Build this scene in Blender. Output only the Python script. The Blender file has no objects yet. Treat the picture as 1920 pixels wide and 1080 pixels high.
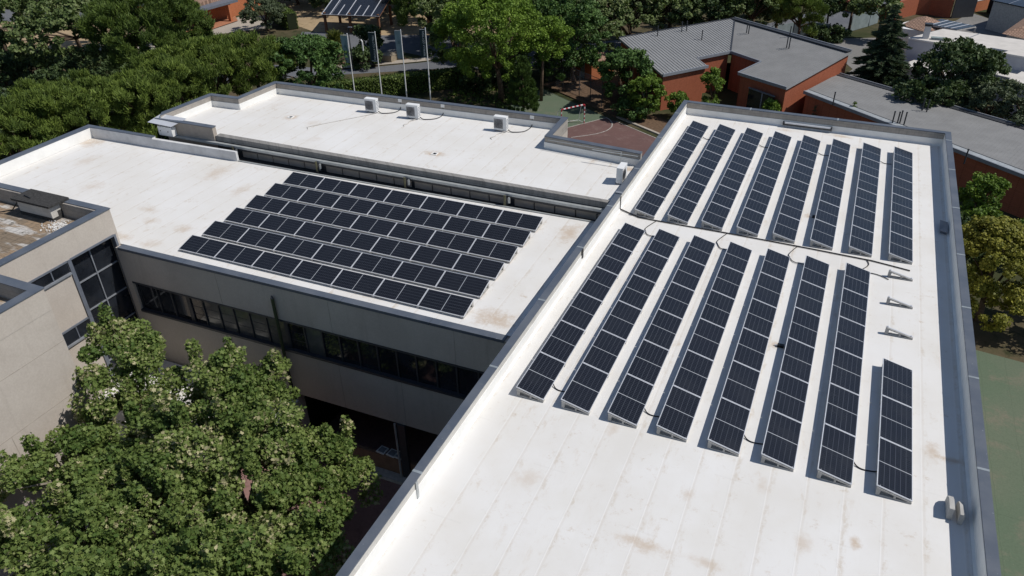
import bpy, math, random
import numpy as np
from mathutils import Vector, Matrix
R = math.radians
PI = math.pi
S = bpy.context.scene
COL = S.collection

# ------------------------------------------------------------------ camera, sky, sun, exposure
cam_d = bpy.data.cameras.new('camera')
cam = bpy.data.objects.new('camera', cam_d); COL.objects.link(cam); S.camera = cam
cr = Vector((0.91562408, 0.40168774, -0.01671812)); cu = Vector((-0.20448942, 0.50111865, 0.84087108)); cf = Vector((-0.34614537, 0.76650314, -0.5409772))
cam.matrix_world = Matrix(((cr.x, cu.x, -cf.x, 8.0524), (cr.y, cu.y, -cf.y, -18.0044), (cr.z, cu.z, -cf.z, 17.0012), (0, 0, 0, 1)))
cam_d.sensor_width = 36; cam_d.lens = 1431.45 / 1920 * 36
cam_d.clip_start = 0.5; cam_d.clip_end = 3000
S.render.resolution_x = 1920; S.render.resolution_y = 1080

SUN = Vector((0.742, 0.205, 1.0)).normalized()
W = bpy.data.worlds.new("World"); S.world = W; W.use_nodes = True
wn = W.node_tree; wn.nodes.clear()
sky = wn.nodes.new('ShaderNodeTexSky'); sky.sky_type = 'NISHITA'; sky.sun_disc = False
sky.sun_elevation = math.asin(SUN.z); sky.sun_rotation = math.atan2(SUN.x, SUN.y)
sky.altitude = 650; sky.dust_density = 0.6; sky.ozone_density = 1.6
bg = wn.nodes.new('ShaderNodeBackground'); bg.inputs[1].default_value = 0.08
wo = wn.nodes.new('ShaderNodeOutputWorld')
wn.links.new(sky.outputs[0], bg.inputs[0]); wn.links.new(bg.outputs[0], wo.inputs[0])
sd = bpy.data.lights.new('sun', 'SUN'); sd.energy = 3.9; sd.angle = R(0.5); sd.color = (1.0, 0.96, 0.905)
so = bpy.data.objects.new('sun', sd); COL.objects.link(so); so.rotation_euler = SUN.to_track_quat('Z', 'Y').to_euler()
S.view_settings.view_transform = 'Standard'; S.view_settings.look = 'None'
S.view_settings.exposure = 0.0; S.view_settings.gamma = 1.0

rng = np.random.default_rng(7)
random.seed(3)
G = -12.0            # outside ground level; z = 0 is the white roof of the near wing

# ------------------------------------------------------------------ materials
class N:
    def __init__(s, name, rough=0.8, spec=0.3):
        s.m = bpy.data.materials.new(name); s.m.use_nodes = True; s.t = s.m.node_tree
        s.b = s.t.nodes['Principled BSDF']; s.b.inputs['Roughness'].default_value = rough
        s.b.inputs['Specular IOR Level'].default_value = spec
        s.o = s.t.nodes['Material Output']
    def new(s, k, **kw):
        n = s.t.nodes.new('ShaderNode' + k)
        for a, v in kw.items(): setattr(n, a, v)
        return n
    def l(s, a, b): s.t.links.new(a, b)
    def inp(s, sock, v):
        if hasattr(v, 'is_output'): s.l(v, sock)
        elif isinstance(v, (tuple, list)) and sock.type == 'RGBA' and len(v) == 3: sock.default_value = (*v, 1)
        else: sock.default_value = v
    def pos(s): return s.new('NewGeometry').outputs['Position']
    def sep(s, v):
        n = s.new('SeparateXYZ'); s.l(v, n.inputs[0]); return n.outputs
    def comb(s, x, y, z):
        n = s.new('CombineXYZ'); s.inp(n.inputs[0], x); s.inp(n.inputs[1], y); s.inp(n.inputs[2], z); return n.outputs[0]
    def math(s, op, a, b=0.0, c=0.0, clamp=False):
        n = s.new('Math', operation=op, use_clamp=clamp); s.inp(n.inputs[0], a); s.inp(n.inputs[1], b); s.inp(n.inputs[2], c); return n.outputs[0]
    def vmath(s, op, a, b):
        n = s.new('VectorMath', operation=op); s.inp(n.inputs[0], a); s.inp(n.inputs[1], b)
        return n.outputs['Value'] if op in ('LENGTH', 'DISTANCE', 'DOT_PRODUCT') else n.outputs[0]
    def noise(s, vec, scale, detail=4, rough=0.6):
        n = s.new('TexNoise'); s.l(vec, n.inputs['Vector']); n.inputs['Scale'].default_value = scale
        n.inputs['Detail'].default_value = detail; n.inputs['Roughness'].default_value = rough; return n.outputs['Fac']
    def ramp(s, f, lo, hi, a=0.0, b=1.0):
        n = s.new('MapRange', interpolation_type='SMOOTHSTEP'); s.inp(n.inputs[0], f)
        for i, v in enumerate((lo, hi, a, b)): n.inputs[i + 1].default_value = v
        return n.outputs[0]
    def mix(s, f, a, b, blend='MIX'):
        n = s.new('Mix', data_type='RGBA', blend_type=blend); s.inp(n.inputs[0], f); s.inp(n.inputs[6], a); s.inp(n.inputs[7], b); return n.outputs[2]
    def bump(s, h, strength=0.3, dist=0.05):
        n = s.new('Bump'); s.l(h, n.inputs['Height']); n.inputs['Strength'].default_value = strength; n.inputs['Distance'].default_value = dist
        s.l(n.outputs[0], s.b.inputs['Normal'])
    def col(s, v): s.inp(s.b.inputs['Base Color'], v); return s.m

def plain(name, c, rough=0.7, spec=0.3, metal=0.0, var=0.12, scale=3.0, bump=0.0):
    n = N(name, rough, spec); n.b.inputs['Metallic'].default_value = metal
    f = n.noise(n.pos(), scale, 6, 0.65)
    c2 = tuple(x * (1 - var) for x in c); c3 = tuple(min(1, x * (1 + var)) for x in c)
    if bump: n.bump(f, bump, 0.03)
    return n.col(n.mix(n.ramp(f, 0.3, 0.7), c2, c3))

M = {}
def membrane(name, spots, seam, off, tone=(0.715, 0.705, 0.685)):
    n = N(name, 0.75, 0.25); p = n.pos(); x, y, z = n.sep(p)
    c = n.mix(n.ramp(n.noise(p, 0.35, 5), 0.3, 0.72), tone, tuple(v * k for v, k in zip(tone, (0.93, 0.915, 0.885))))
    # every sheet of the membrane has weathered a little differently
    cell = n.math('FLOOR', n.math('DIVIDE', n.math('ADD', x, off), seam))
    wn_ = n.new('TexWhiteNoise', noise_dimensions='2D'); n.l(n.comb(cell, n.math('FLOOR', n.math('MULTIPLY', y, 0.09)), 0.0), wn_.inputs['Vector'])
    c = n.mix(n.math('MULTIPLY', wn_.outputs[0], 0.07), c, (0.55, 0.52, 0.48))
    # seams run along y
    fr = n.math('FRACT', n.math('DIVIDE', n.math('ADD', n.math('ADD', x, off), n.math('MULTIPLY', n.noise(p, 1.2, 2), 0.03)), seam))
    d = n.math('ABSOLUTE', n.math('SUBTRACT', fr, 0.5))
    sm = n.ramp(d, 0.008, 0.024, 1.0, 0.0)
    sm2 = n.ramp(n.math('ABSOLUTE', n.math('SUBTRACT', fr, 0.56)), 0.0, 0.06, 1.0, 0.0)
    c = n.mix(n.math('MULTIPLY', sm, n.math('MULTIPLY', n.noise(p, 0.5, 3), 0.6)), c, (0.78, 0.77, 0.75))
    c = n.mix(n.math('MULTIPLY', sm2, n.math('MULTIPLY', n.noise(p, 0.9, 3), 0.42)), c, (0.52, 0.46, 0.39))
    # cross joints of the sheets
    fy = n.math('FRACT', n.math('ADD', n.math('MULTIPLY', y, 0.09), n.math('MULTIPLY', cell, 0.37)))
    c = n.mix(n.math('MULTIPLY', n.ramp(n.math('ABSOLUTE', n.math('SUBTRACT', fy, 0.5)), 0.0, 0.004, 1.0, 0.0), 0.15), c, (0.5, 0.48, 0.45))
    # long puddle streaks, then small dirt blots
    st = n.comb(n.math('MULTIPLY', x, 1.5), n.math('MULTIPLY', y, 0.5), 0.0)
    a = n.math('MULTIPLY', n.ramp(n.noise(st, 1.3, 8, 0.78), 0.55, 0.72), n.ramp(n.noise(p, 0.2, 3), 0.36, 0.6))
    c = n.mix(n.math('MULTIPLY', a, 0.5), c, (0.48, 0.38, 0.27))
    a2 = n.math('MULTIPLY', n.ramp(n.noise(p, 3.0, 8, 0.8), 0.54, 0.70), n.ramp(n.noise(p, 0.55, 3), 0.46, 0.6))
    c = n.mix(n.math('MULTIPLY', a2, 0.6), c, (0.42, 0.31, 0.2))
    # dirt trapped along the laps, broken into short dashes
    sd_ = n.ramp(n.math('ABSOLUTE', n.math('SUBTRACT', fr, 0.60)), 0.0, 0.13, 1.0, 0.0)
    dash = n.math('MULTIPLY', n.ramp(n.noise(n.comb(n.math('MULTIPLY', x, 2.0), n.math('MULTIPLY', y, 1.1), 3.0), 1.6, 8, 0.8), 0.50, 0.62), sd_)
    c = n.mix(n.math('MULTIPLY', dash, 0.36), c, (0.45, 0.36, 0.25))
    sp = n.ramp(n.noise(p, 9, 3, 0.8), 0.69, 0.74)
    c = n.mix(n.math('MULTIPLY', sp, 0.35), c, (0.3, 0.27, 0.23))
    nz = n.math('ADD', n.math('MULTIPLY', n.math('SUBTRACT', n.noise(p, 2.2, 8, 0.8), 0.5), 3.2), 0.15)
    for (sx, sy, rx, ry, k) in spots:
        dx = n.math('DIVIDE', n.math('SUBTRACT', x, sx), rx); dy = n.math('DIVIDE', n.math('SUBTRACT', y, sy), ry)
        dd = n.math('ADD', n.math('SQRT', n.math('ADD', n.math('MULTIPLY', dx, dx), n.math('MULTIPLY', dy, dy))), nz)
        c = n.mix(n.ramp(dd, 0.0, 1.3, k * 0.8, 0.0), c, (0.44, 0.31, 0.19))
    h = n.math('ADD', n.math('MULTIPLY', sm, 0.5), n.math('MULTIPLY', n.noise(p, 1.3, 4), 0.6))
    n.bump(h, 0.14, 0.03)
    return n.col(c)

M['roof_near'] = membrane('white_membrane_near', [(7.6, 6.2, .22, .3, .8), (7.7, 17.2, .3, .3, .8), (12.75, 2.5, .3, .55, .7), (6.3, -2.1, .22, .3, .5), (10.8, -2.0, .16, .3, .9),
    (9.5, -2.6, .25, .5, .5), (8.2, -.9, .2, .4, .35), (8.4, 28.35, .8, .3, .7), (5.3, 28.2, .9, .3, .5), (5.6, -4.3, .8, .3, .7), (7.2, -4.2, .6, .22, .5), (3.5, -.3, .25, .4, .4),(12.9, -3.6, .2, .4, .5), (1.8, -3.3, .5, .5, .4), (13.3, 2.3, .6, .2, .8)], 1.02, 0.3)
M['roof_left'] = membrane('white_membrane_left', [(-2.9, 4.5, 1.3, .75, .85), (-34.0, 12.2, 1.1, .8, .75), (-2.6, 12.3, .7, 1.2, .75), (-23.4, 11.6, .8, 1.3, .55), (-20.6, 10.3, .5, .9, .5), (-20.2, 5.7, .6, .5, .6), (-22.4, 5.7, .6, .4, .5), (-31.8, 10.1, .6, 1.0, .35),
    (-23.5, 6.6, .7, .4, .5), (-22.5, 3.95, .8, .4, .6), (-20.6, 3.9, .7, .5, .5), (-12.7, 4.2, 1.2, .3, .45), (-8.5, 4.1, 1.2, .3, .4), (-28.5, 7.6, .8, .8, .35), (-5.0, 8.0, .6, 1.2, .2)], 1.02, 0.55)
M['roof_rear'] = membrane('white_membrane_rear', [(-23.25, 18.3, .55, .55, .95), (-12.05, 16.45, .75, .5, .95), (-21.4, 18.0, .5, .6, .3), (-1.5, 18.4, .5, .5, .8), (-3.6, 18.7, .25, .8, .4), (-19.7, 15.9, .5, .5, .3), (-25.6, 19.8, .5, .8, .25)], 1.02, 0.1)
M['upstand'] = plain('white_upstand', (0.78, 0.77, 0.74), 0.7, 0.3, 0, 0.05, 1.5)

M['upstand_shaded'] = plain('white_upstand_shaded', (0.60, 0.60, 0.60), 0.8, 0.2, 0, 0.12, 1.2)  # white upstand greyed: shade of the rear parapet face put into its colour
def blockwork(name, c, cw=0.4, ch=0.2, mortar=0.72, stain=0.35):
    n = N(name, 0.9, 0.2); p = n.pos(); x, y, z = n.sep(p)
    v = n.comb(n.math('ADD', x, y), z, 0.0)
    b = n.new('TexBrick'); n.l(v, b.inputs['Vector']); b.inputs['Scale'].default_value = 1.0
    b.inputs['Brick Width'].default_value = cw; b.inputs['Row Height'].default_value = ch; b.inputs['Mortar Size'].default_value = 0.008
    b.inputs['Mortar Smooth'].default_value = 0.2
    b.inputs['Color1'].default_value = (*c, 1); b.inputs['Color2'].default_value = (*[q * 0.86 for q in c], 1); b.inputs['Mortar'].default_value = (*[q * mortar for q in c], 1)
    st = n.comb(n.math('MULTIPLY', n.math('ADD', x, y), 3.0), n.math('MULTIPLY', z, 0.5), 0.0)
    col = n.mix(n.ramp(n.noise(st, 1.0, 6, 0.7), 0.45, 0.75, 0.0, stain), b.outputs['Color'], tuple(q * 0.42 for q in c))
    n.bump(b.outputs['Fac'], 0.3, 0.01)
    return n.col(col)
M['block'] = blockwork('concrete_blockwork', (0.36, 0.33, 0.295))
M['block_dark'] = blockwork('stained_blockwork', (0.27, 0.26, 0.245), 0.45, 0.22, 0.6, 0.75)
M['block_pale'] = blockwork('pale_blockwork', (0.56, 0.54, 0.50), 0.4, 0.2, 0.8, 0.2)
M['brick'] = blockwork('red_brick', (0.40, 0.128, 0.068), 0.25, 0.075, 0.6, 0.25)
M['brick_orange'] = blockwork('orange_brick', (0.50, 0.175, 0.08), 0.25, 0.075, 0.6, 0.25)

def render_wall():
    n = N('beige_render', 0.92, 0.15); p = n.pos(); x, y, z = n.sep(p)
    c = n.mix(n.ramp(n.noise(p, 0.5, 6, 0.7), 0.3, 0.7), (0.455, 0.405, 0.355), (0.515, 0.465, 0.41))
    c = n.mix(n.math('MULTIPLY', n.ramp(n.noise(p, 14, 3), 0.35, 0.65), 0.18), c, (0.30, 0.26, 0.215))
    st = n.comb(n.math('MULTIPLY', n.math('ADD', x, y), 2.2), n.math('MULTIPLY', z, 0.25), 0.0)
    c = n.mix(n.ramp(n.noise(st, 1.0, 6, 0.7), 0.5, 0.8, 0.0, 0.35), c, (0.24, 0.205, 0.17))
    n.bump(n.noise(p, 22, 3), 0.3, 0.01)
    return n.col(c)
M['render'] = render_wall()
M['joint'] = plain('wall_joint', (0.36, 0.32, 0.275), 0.9, 0.1)
M['panel_beige'] = plain('beige_panel', (0.36, 0.315, 0.27), 0.8, 0.2, 0, 0.1, 1.5)
def coping():
    n = N('slate_blue_coping', 0.5, 0.4); p = n.pos(); x, y, z = n.sep(p)
    c = n.mix(n.ramp(n.noise(p, 0.8, 5), 0.35, 0.68), (0.078, 0.094, 0.122), (0.112, 0.126, 0.15))
    c = n.mix(n.ramp(n.noise(p, 9, 3, 0.75), 0.68, 0.72, 0.0, 0.6), c, (0.35, 0.37, 0.38))
    c = n.mix(n.ramp(n.noise(p, 2.2, 5, 0.7), 0.58, 0.75, 0.0, 0.4), c, (0.16, 0.165, 0.165))
    return n.col(c)
M['coping'] = coping()
M['coping_joint'] = plain('coping_joint', (0.24, 0.27, 0.29), 0.6)
M['dark_metal'] = plain('dark_metal', (0.035, 0.038, 0.045), 0.5, 0.5)
M['frame_grey'] = plain('grey_blue_frame', (0.13, 0.145, 0.175), 0.45, 0.5)
M['frame_light'] = plain('light_grey_frame', (0.22, 0.235, 0.26), 0.45, 0.5)
M['galv'] = plain('galvanised_metal', (0.42, 0.44, 0.44), 0.45, 0.5, 0.3, 0.15, 2)
M['alu'] = plain('aluminium', (0.72, 0.73, 0.75), 0.35, 0.5, 0.35, 0.05, 3)
M['white_metal'] = plain('white_metal', (0.74, 0.74, 0.73), 0.45, 0.5, 0, 0.04, 3)
M['white_paint'] = plain('white_paint', (0.72, 0.71, 0.69), 0.8, 0.2, 0, 0.06, 1.2)
M['concrete'] = plain('concrete', (0.40, 0.39, 0.37), 0.9, 0.2, 0, 0.18, 5, 0.3)
M['concrete_pale'] = plain('pale_concrete', (0.47, 0.45, 0.42), 0.9, 0.2, 0, 0.15, 1.5, 0.2)
M['black'] = plain('black_plastic', (0.008, 0.008, 0.009), 0.45, 0.4)
M['cable'] = plain('black_cable', (0.012, 0.012, 0.014), 0.5, 0.4)
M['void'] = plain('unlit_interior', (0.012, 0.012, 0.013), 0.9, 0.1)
M['gravel_dark'] = plain('dark_bitumen', (0.05, 0.049, 0.048), 0.95, 0.1, 0, 0.3, 9, 0.5)
def glass(name, c, rough):
    n = N(name, rough, 0.55); p = n.pos()
    n.b.inputs['IOR'].default_value = 1.5
    return n.col(n.mix(n.ramp(n.noise(p, 0.7, 4), 0.35, 0.7), c, tuple(v * 1.9 + 0.004 for v in c)))
M['glass'] = glass('dark_window_glass', (0.010, 0.012, 0.016), 0.06)
M['glass_blind'] = glass('glass_with_drawn_blinds', (0.075, 0.075, 0.072), 0.12)

def pv():
    n = N('solar_cells', 0.2, 0.42)
    n.b.inputs['Coat Weight'].default_value = 0.0; n.b.inputs['Coat Roughness'].default_value = 0.06
    uv = n.new('UVMap'); uv.uv_map = 'UVMap'; u, v, _ = n.sep(uv.outputs[0])   # u: 0..24 half cells along, v: 0..6 cells across
    c = n.mix(n.noise(n.pos(), 0.8, 3), (0.0075, 0.0086, 0.0120), (0.0105, 0.0116, 0.0160))
    wn_ = n.new('TexWhiteNoise', noise_dimensions='3D'); n.l(n.comb(n.math('FLOOR', u), n.math('FLOOR', v), 0.0), wn_.inputs['Vector'])
    c = n.mix(n.math('MULTIPLY', wn_.outputs[0], 0.25), c, (0.006, 0.0075, 0.011))
    fv = n.math('ABSOLUTE', n.math('SUBTRACT', n.math('FRACT', n.math('ADD', v, 0.5)), 0.5))
    fu = n.math('ABSOLUTE', n.math('SUBTRACT', n.math('FRACT', n.math('ADD', u, 0.5)), 0.5))
    # pale backsheet between the cell strings, faint cross gaps
    diam = n.math('MULTIPLY', n.ramp(fv, 0.018, 0.040, 1.0, 0.0), n.ramp(fu, 0.05, 0.5, 0.55, 1.0))
    c = n.mix(n.math('MULTIPLY', diam, 0.40), c, (0.24, 0.26, 0.30))
    c = n.mix(n.math('MULTIPLY', n.ramp(fu, 0.03, 0.085, 1.0, 0.0), 0.42), c, (0.10, 0.108, 0.13))
    oi = n.new('ObjectInfo'); c = n.mix(n.math('MULTIPLY', oi.outputs['Random'], 0.35), c, (0.017, 0.019, 0.026))
    n.inp(n.b.inputs['Roughness'], n.ramp(n.noise(n.pos(), 1.2, 4), 0.3, 0.7, 0.16, 0.30))
    mid = n.math('ABSOLUTE', n.math('SUBTRACT', u, 12.0))
    c = n.mix(n.math('MULTIPLY', n.ramp(mid, 0.10, 0.17, 1.0, 0.0), 0.85), c, (0.5, 0.52, 0.55))
    return n.col(c)
M['pv'] = pv()

def patchy(name, stops, scales=(0.15, 1.5), rough=0.95, bump=0.4, fine=0.25):
    n = N(name, rough, 0.1); p = n.pos()
    c = n.mix(n.ramp(n.noise(p, scales[0], 6, 0.65), 0.38, 0.62), stops[0], stops[1])
    c = n.mix(n.ramp(n.noise(p, scales[1], 6, 0.7), 0.5, 0.72), c, stops[2])
    c = n.mix(n.math('MULTIPLY', n.ramp(n.noise(p, 9, 4, 0.7), 0.4, 0.65), fine), c, tuple(q * 0.5 for q in stops[0]))
    n.bump(n.noise(p, 4, 5), bump, 0.06)
    return n.col(c)
def court(name, stops, *a):
    m = patchy(name, stops, *a); t = m.node_tree; bs = t.nodes['Principled BSDF']; src = bs.inputs['Base Color'].links[0].from_socket
    n = N.__new__(N); n.m = m; n.t = t; n.b = bs; p = n.pos(); x, y, z = n.sep(p)
    w = n.math('MULTIPLY', n.noise(p, 0.7, 3), 0.25)
    lx = n.ramp(n.math('ABSOLUTE', n.math('SUBTRACT', n.math('FRACT', n.math('DIVIDE', n.math('ADD', x, w), 1.4)), 0.5)), 0.0, 0.02, 1.0, 0.0)
    ly = n.ramp(n.math('ABSOLUTE', n.math('SUBTRACT', n.math('FRACT', n.math('DIVIDE', n.math('ADD', y, w), 5.5)), 0.5)), 0.0, 0.006, 1.0, 0.0)
    c = n.mix(n.math('MULTIPLY', n.math('MAXIMUM', lx, ly), n.math('MULTIPLY', n.noise(p, 0.3, 3), 0.7)), src, tuple(q * 0.6 for q in stops[0]))
    c = n.mix(n.math('MULTIPLY', n.ramp(n.noise(p, 12, 3, 0.8), 0.66, 0.72), 0.4), c, (0.30, 0.29, 0.22))
    n.col(c); return m
M['ground'] = patchy('earth_and_scrub', [(0.045, 0.052, 0.022), (0.115, 0.088, 0.055), (0.028, 0.035, 0.015)], (0.09, 0.8))
M['lawn'] = patchy('lawn', [(0.075, 0.125, 0.028), (0.055, 0.10, 0.022), (0.10, 0.125, 0.04)], (0.3, 3))
M['sand'] = patchy('dry_sandy_ground', [(0.40, 0.30, 0.185), (0.34, 0.255, 0.16), (0.20, 0.15, 0.085)], (0.2, 1.2))
M['path'] = patchy('pale_paving', [(0.42, 0.37, 0.31), (0.36, 0.32, 0.27), (0.28, 0.25, 0.21)], (0.3, 3), 0.9, 0.1)
M['asphalt'] = patchy('grey_asphalt', [(0.125, 0.13, 0.145), (0.15, 0.155, 0.165), (0.095, 0.1, 0.11)], (0.15, 1.5), 0.9, 0.1)
M['pave_grey'] = patchy('grey_paving', [(0.20, 0.195, 0.185), (0.235, 0.225, 0.215), (0.155, 0.15, 0.142)], (0.2, 2), 0.9, 0.1)
M['court_green'] = court('worn_green_court', [(0.105, 0.142, 0.095), (0.122, 0.148, 0.103), (0.168, 0.158, 0.118)], (0.12, 0.5), 0.9, 0.1, 0.2)
M['court_red'] = patchy('worn_red_court', [(0.150, 0.088, 0.080), (0.132, 0.080, 0.073), (0.18, 0.120, 0.108)], (0.25, 1.3), 0.9, 0.1, 0.2)
M['court_line'] = plain('worn_white_line', (0.36, 0.33, 0.30), 0.9, 0.1, 0, 0.3, 4)
M['pink_paving'] = patchy('pink_courtyard_paving', [(0.29, 0.175, 0.16), (0.25, 0.155, 0.145), (0.20, 0.12, 0.11)], (0.4, 3), 0.9, 0.1)
M['terracotta'] = patchy('terracotta_paving', [(0.42, 0.19, 0.11), (0.36, 0.16, 0.09), (0.30, 0.14, 0.09)], (0.4, 3), 0.9, 0.1)
M['stone'] = patchy('rubble_stone', [(0.40, 0.33, 0.24), (0.28, 0.24, 0.18), (0.16, 0.14, 0.11)], (1.5, 5), 0.95, 0.6)
M['timber'] = plain('brown_timber', (0.17, 0.085, 0.05), 0.85, 0.2)
def weathered():
    n = N('weathered_insulation_roof', 0.95, 0.1); p = n.pos(); x, y, z = n.sep(p)
    c = n.mix(n.ramp(n.noise(p, 0.5, 6, 0.7), 0.42, 0.58), (0.21, 0.165, 0.12), (0.31, 0.225, 0.15))
    f = n.noise(n.comb(n.math('MULTIPLY', x, 0.3), n.math('MULTIPLY', y, 1.3), 0.0), 0.9, 5, 0.65)
    c = n.mix(n.ramp(f, 0.5, 0.6), c, (0.50, 0.48, 0.45))
    c = n.mix(n.ramp(n.noise(p, 2.2, 6, 0.75), 0.55, 0.68), c, (0.075, 0.065, 0.05))
    gx = n.ramp(n.math('ABSOLUTE', n.math('SUBTRACT', n.math('FRACT', n.math('MULTIPLY', x, 2.6)), 0.5)), 0.03, 0.06, 1.0, 0.0)
    gy = n.ramp(n.math('ABSOLUTE', n.math('SUBTRACT', n.math('FRACT', n.math('MULTIPLY', y, 3.4)), 0.5)), 0.03, 0.07, 1.0, 0.0)
    c = n.mix(n.math('MULTIPLY', n.math('MAXIMUM', gx, gy), 0.5), c, (0.07, 0.062, 0.05))
    n.bump(n.noise(p, 3, 5), 0.6, 0.06)
    return n.col(c)
M['weathered'] = weathered()
def tiles(name, c):
    n = N(name, 0.9, 0.15); p = n.pos(); x, y, z = n.sep(p)
    b = n.new('TexBrick'); n.l(n.comb(x, y, 0.0), b.inputs['Vector']); b.inputs['Scale'].default_value = 1.0
    b.inputs['Brick Width'].default_value = 0.35; b.inputs['Row Height'].default_value = 0.4; b.inputs['Mortar Size'].default_value = 0.05
    b.inputs['Color1'].default_value = (*c, 1); b.inputs['Color2'].default_value = (*[q * 0.8 for q in c], 1); b.inputs['Mortar'].default_value = (*[q * 0.5 for q in c], 1)
    n.bump(b.outputs['Fac'], 0.6, 0.05)
    return n.col(b.outputs['Color'])
M['tiles'] = tiles('clay_roof_tiles', (0.40, 0.26, 0.19))
M['sheet'] = plain('grey_standing_seam_roof', (0.215, 0.215, 0.213), 0.75, 0.25, 0, 0.08, 0.6)
M['sheet_rib'] = plain('seam_rib', (0.30, 0.31, 0.32), 0.5, 0.4)
M['house_roof'] = plain('pale_flat_roof', (0.56, 0.53, 0.49), 0.9, 0.2, 0, 0.08, 0.8)
M['house_wall'] = plain('white_house_wall', (0.52, 0.53, 0.56), 0.9, 0.2, 0, 0.06, 0.8)
M['red_paint'] = plain('red_paint', (0.42, 0.035, 0.05), 0.5)
M['screen'] = plain('grey_green_fence_screen', (0.22, 0.26, 0.26), 0.8, 0.2, 0, 0.15, 1)
M['flag_pale'] = plain('pale_flag_cloth', (0.27, 0.35, 0.36), 0.8, 0.2, 0, 0.1, 2)
M['flag_dark'] = plain('dark_flag_cloth', (0.035, 0.055, 0.06), 0.8, 0.2, 0, 0.1, 2)
M['flag_text'] = plain('pale_flag_lettering', (0.55, 0.60, 0.60), 0.8)
M['flag_mark'] = plain('teal_flag_mark', (0.10, 0.19, 0.20), 0.8)
M['yellow'] = plain('yellow_plastic', (0.75, 0.45, 0.03), 0.5)
M['bark'] = plain('bark', (0.12, 0.085, 0.06), 0.95, 0.1, 0, 0.35, 6, 0.6)
M['bark_pale'] = plain('pale_mottled_bark', (0.24, 0.21, 0.165), 0.95, 0.1, 0, 0.35, 3, 0.5)
M['soil'] = plain('soil', (0.13, 0.085, 0.055), 0.95, 0.1, 0, 0.3, 4)

def foliage(name, a, b, c3=None, trans=0.22, rough=0.6):
    n = N(name, rough, 0.25)
    at = n.new('Attribute'); at.attribute_name = 'tint'
    f = at.outputs['Fac']
    c = n.mix(f, a, b)
    if c3: c = n.mix(n.ramp(f, 0.86, 0.98), c, c3)
    n.col(c)
    tr = n.new('BsdfTranslucent'); tc = n.mix(0.5, c, (0.10, 0.16, 0.01)); n.l(tc, tr.inputs[0])
    mx = n.new('MixShader'); mx.inputs[0].default_value = trans; n.l(n.b.outputs[0], mx.inputs[1]); n.l(tr.outputs[0], mx.inputs[2])
    n.l(mx.outputs[0], n.o.inputs[0])
    return n.m
F = {
 'pine': foliage('pine_foliage', (0.0610, 0.0976, 0.0195), (0.1952, 0.2623, 0.0488), None, 0.12),
 'pine2': foliage('dark_pine_foliage', (0.0425, 0.0750, 0.0163), (0.1250, 0.1812, 0.0325), None, 0.12),
 'dark': foliage('dark_broadleaf_foliage', (0.0360, 0.0792, 0.0216), (0.1020, 0.1800, 0.0432), None, 0.15),
 'dim': foliage('dull_dark_foliage', (0.0300, 0.0525, 0.0213), (0.0825, 0.1225, 0.0400), None, 0.12),
 'plane': foliage('plane_foliage', (0.0696, 0.1080, 0.0312), (0.1860, 0.2340, 0.0840), (0.2400, 0.2520, 0.1320), 0.22),
 'plane_near': foliage('plane_foliage_near', (0.0708, 0.1244, 0.0268), (0.2379, 0.2989, 0.0854), (0.4636, 0.4270, 0.2440), 0.28),
 'bright': foliage('bright_green_foliage', (0.0978, 0.1725, 0.0230), (0.2300, 0.3450, 0.0483), None, 0.28),
 'olive': foliage('grey_green_foliage', (0.0552, 0.0759, 0.0391), (0.1207, 0.1495, 0.0782), None, 0.12),
 'bamboo': foliage('fresh_green_foliage', (0.0770, 0.1375, 0.0198), (0.1815, 0.2750, 0.0396), None, 0.28),
 'cedar': foliage('cedar_foliage', (0.0300, 0.0525, 0.0300), (0.0750, 0.1063, 0.0475), None, 0.08),
 'cypress': foliage('cypress_foliage', (0.0384, 0.0720, 0.0168), (0.0900, 0.1500, 0.0312), None, 0.1),
 'ochre': foliage('ochre_green_foliage', (0.1150, 0.1250, 0.0140), (0.2600, 0.2450, 0.0340), None, 0.18),
 'blue': foliage('blue_green_foliage', (0.0605, 0.0935, 0.0682), (0.1210, 0.1650, 0.1210), None, 0.1),
 'palm': foliage('palm_foliage', (0.0900, 0.1100, 0.0200), (0.2600, 0.2400, 0.0500), None, 0.2),
 'hedge': foliage('hedge_foliage', (0.0420, 0.0720, 0.0144), (0.1200, 0.1680, 0.0312), None, 0.15),
}

# ------------------------------------------------------------------ mesh helpers
def tag(o, label=None, cat=None, group=None, kind=None):
    if label: o['label'] = label
    if cat: o['category'] = cat
    if group: o['group'] = group
    if kind: o['kind'] = kind
    return o
def thing(name, label, cat, loc=(0, 0, 0), rz=0, group=None):
    o = bpy.data.objects.new(name, None); COL.objects.link(o); o.location = loc; o.rotation_euler = (0, 0, rz)
    o.empty_display_size = 0.3
    return tag(o, label, cat, group)

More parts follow.
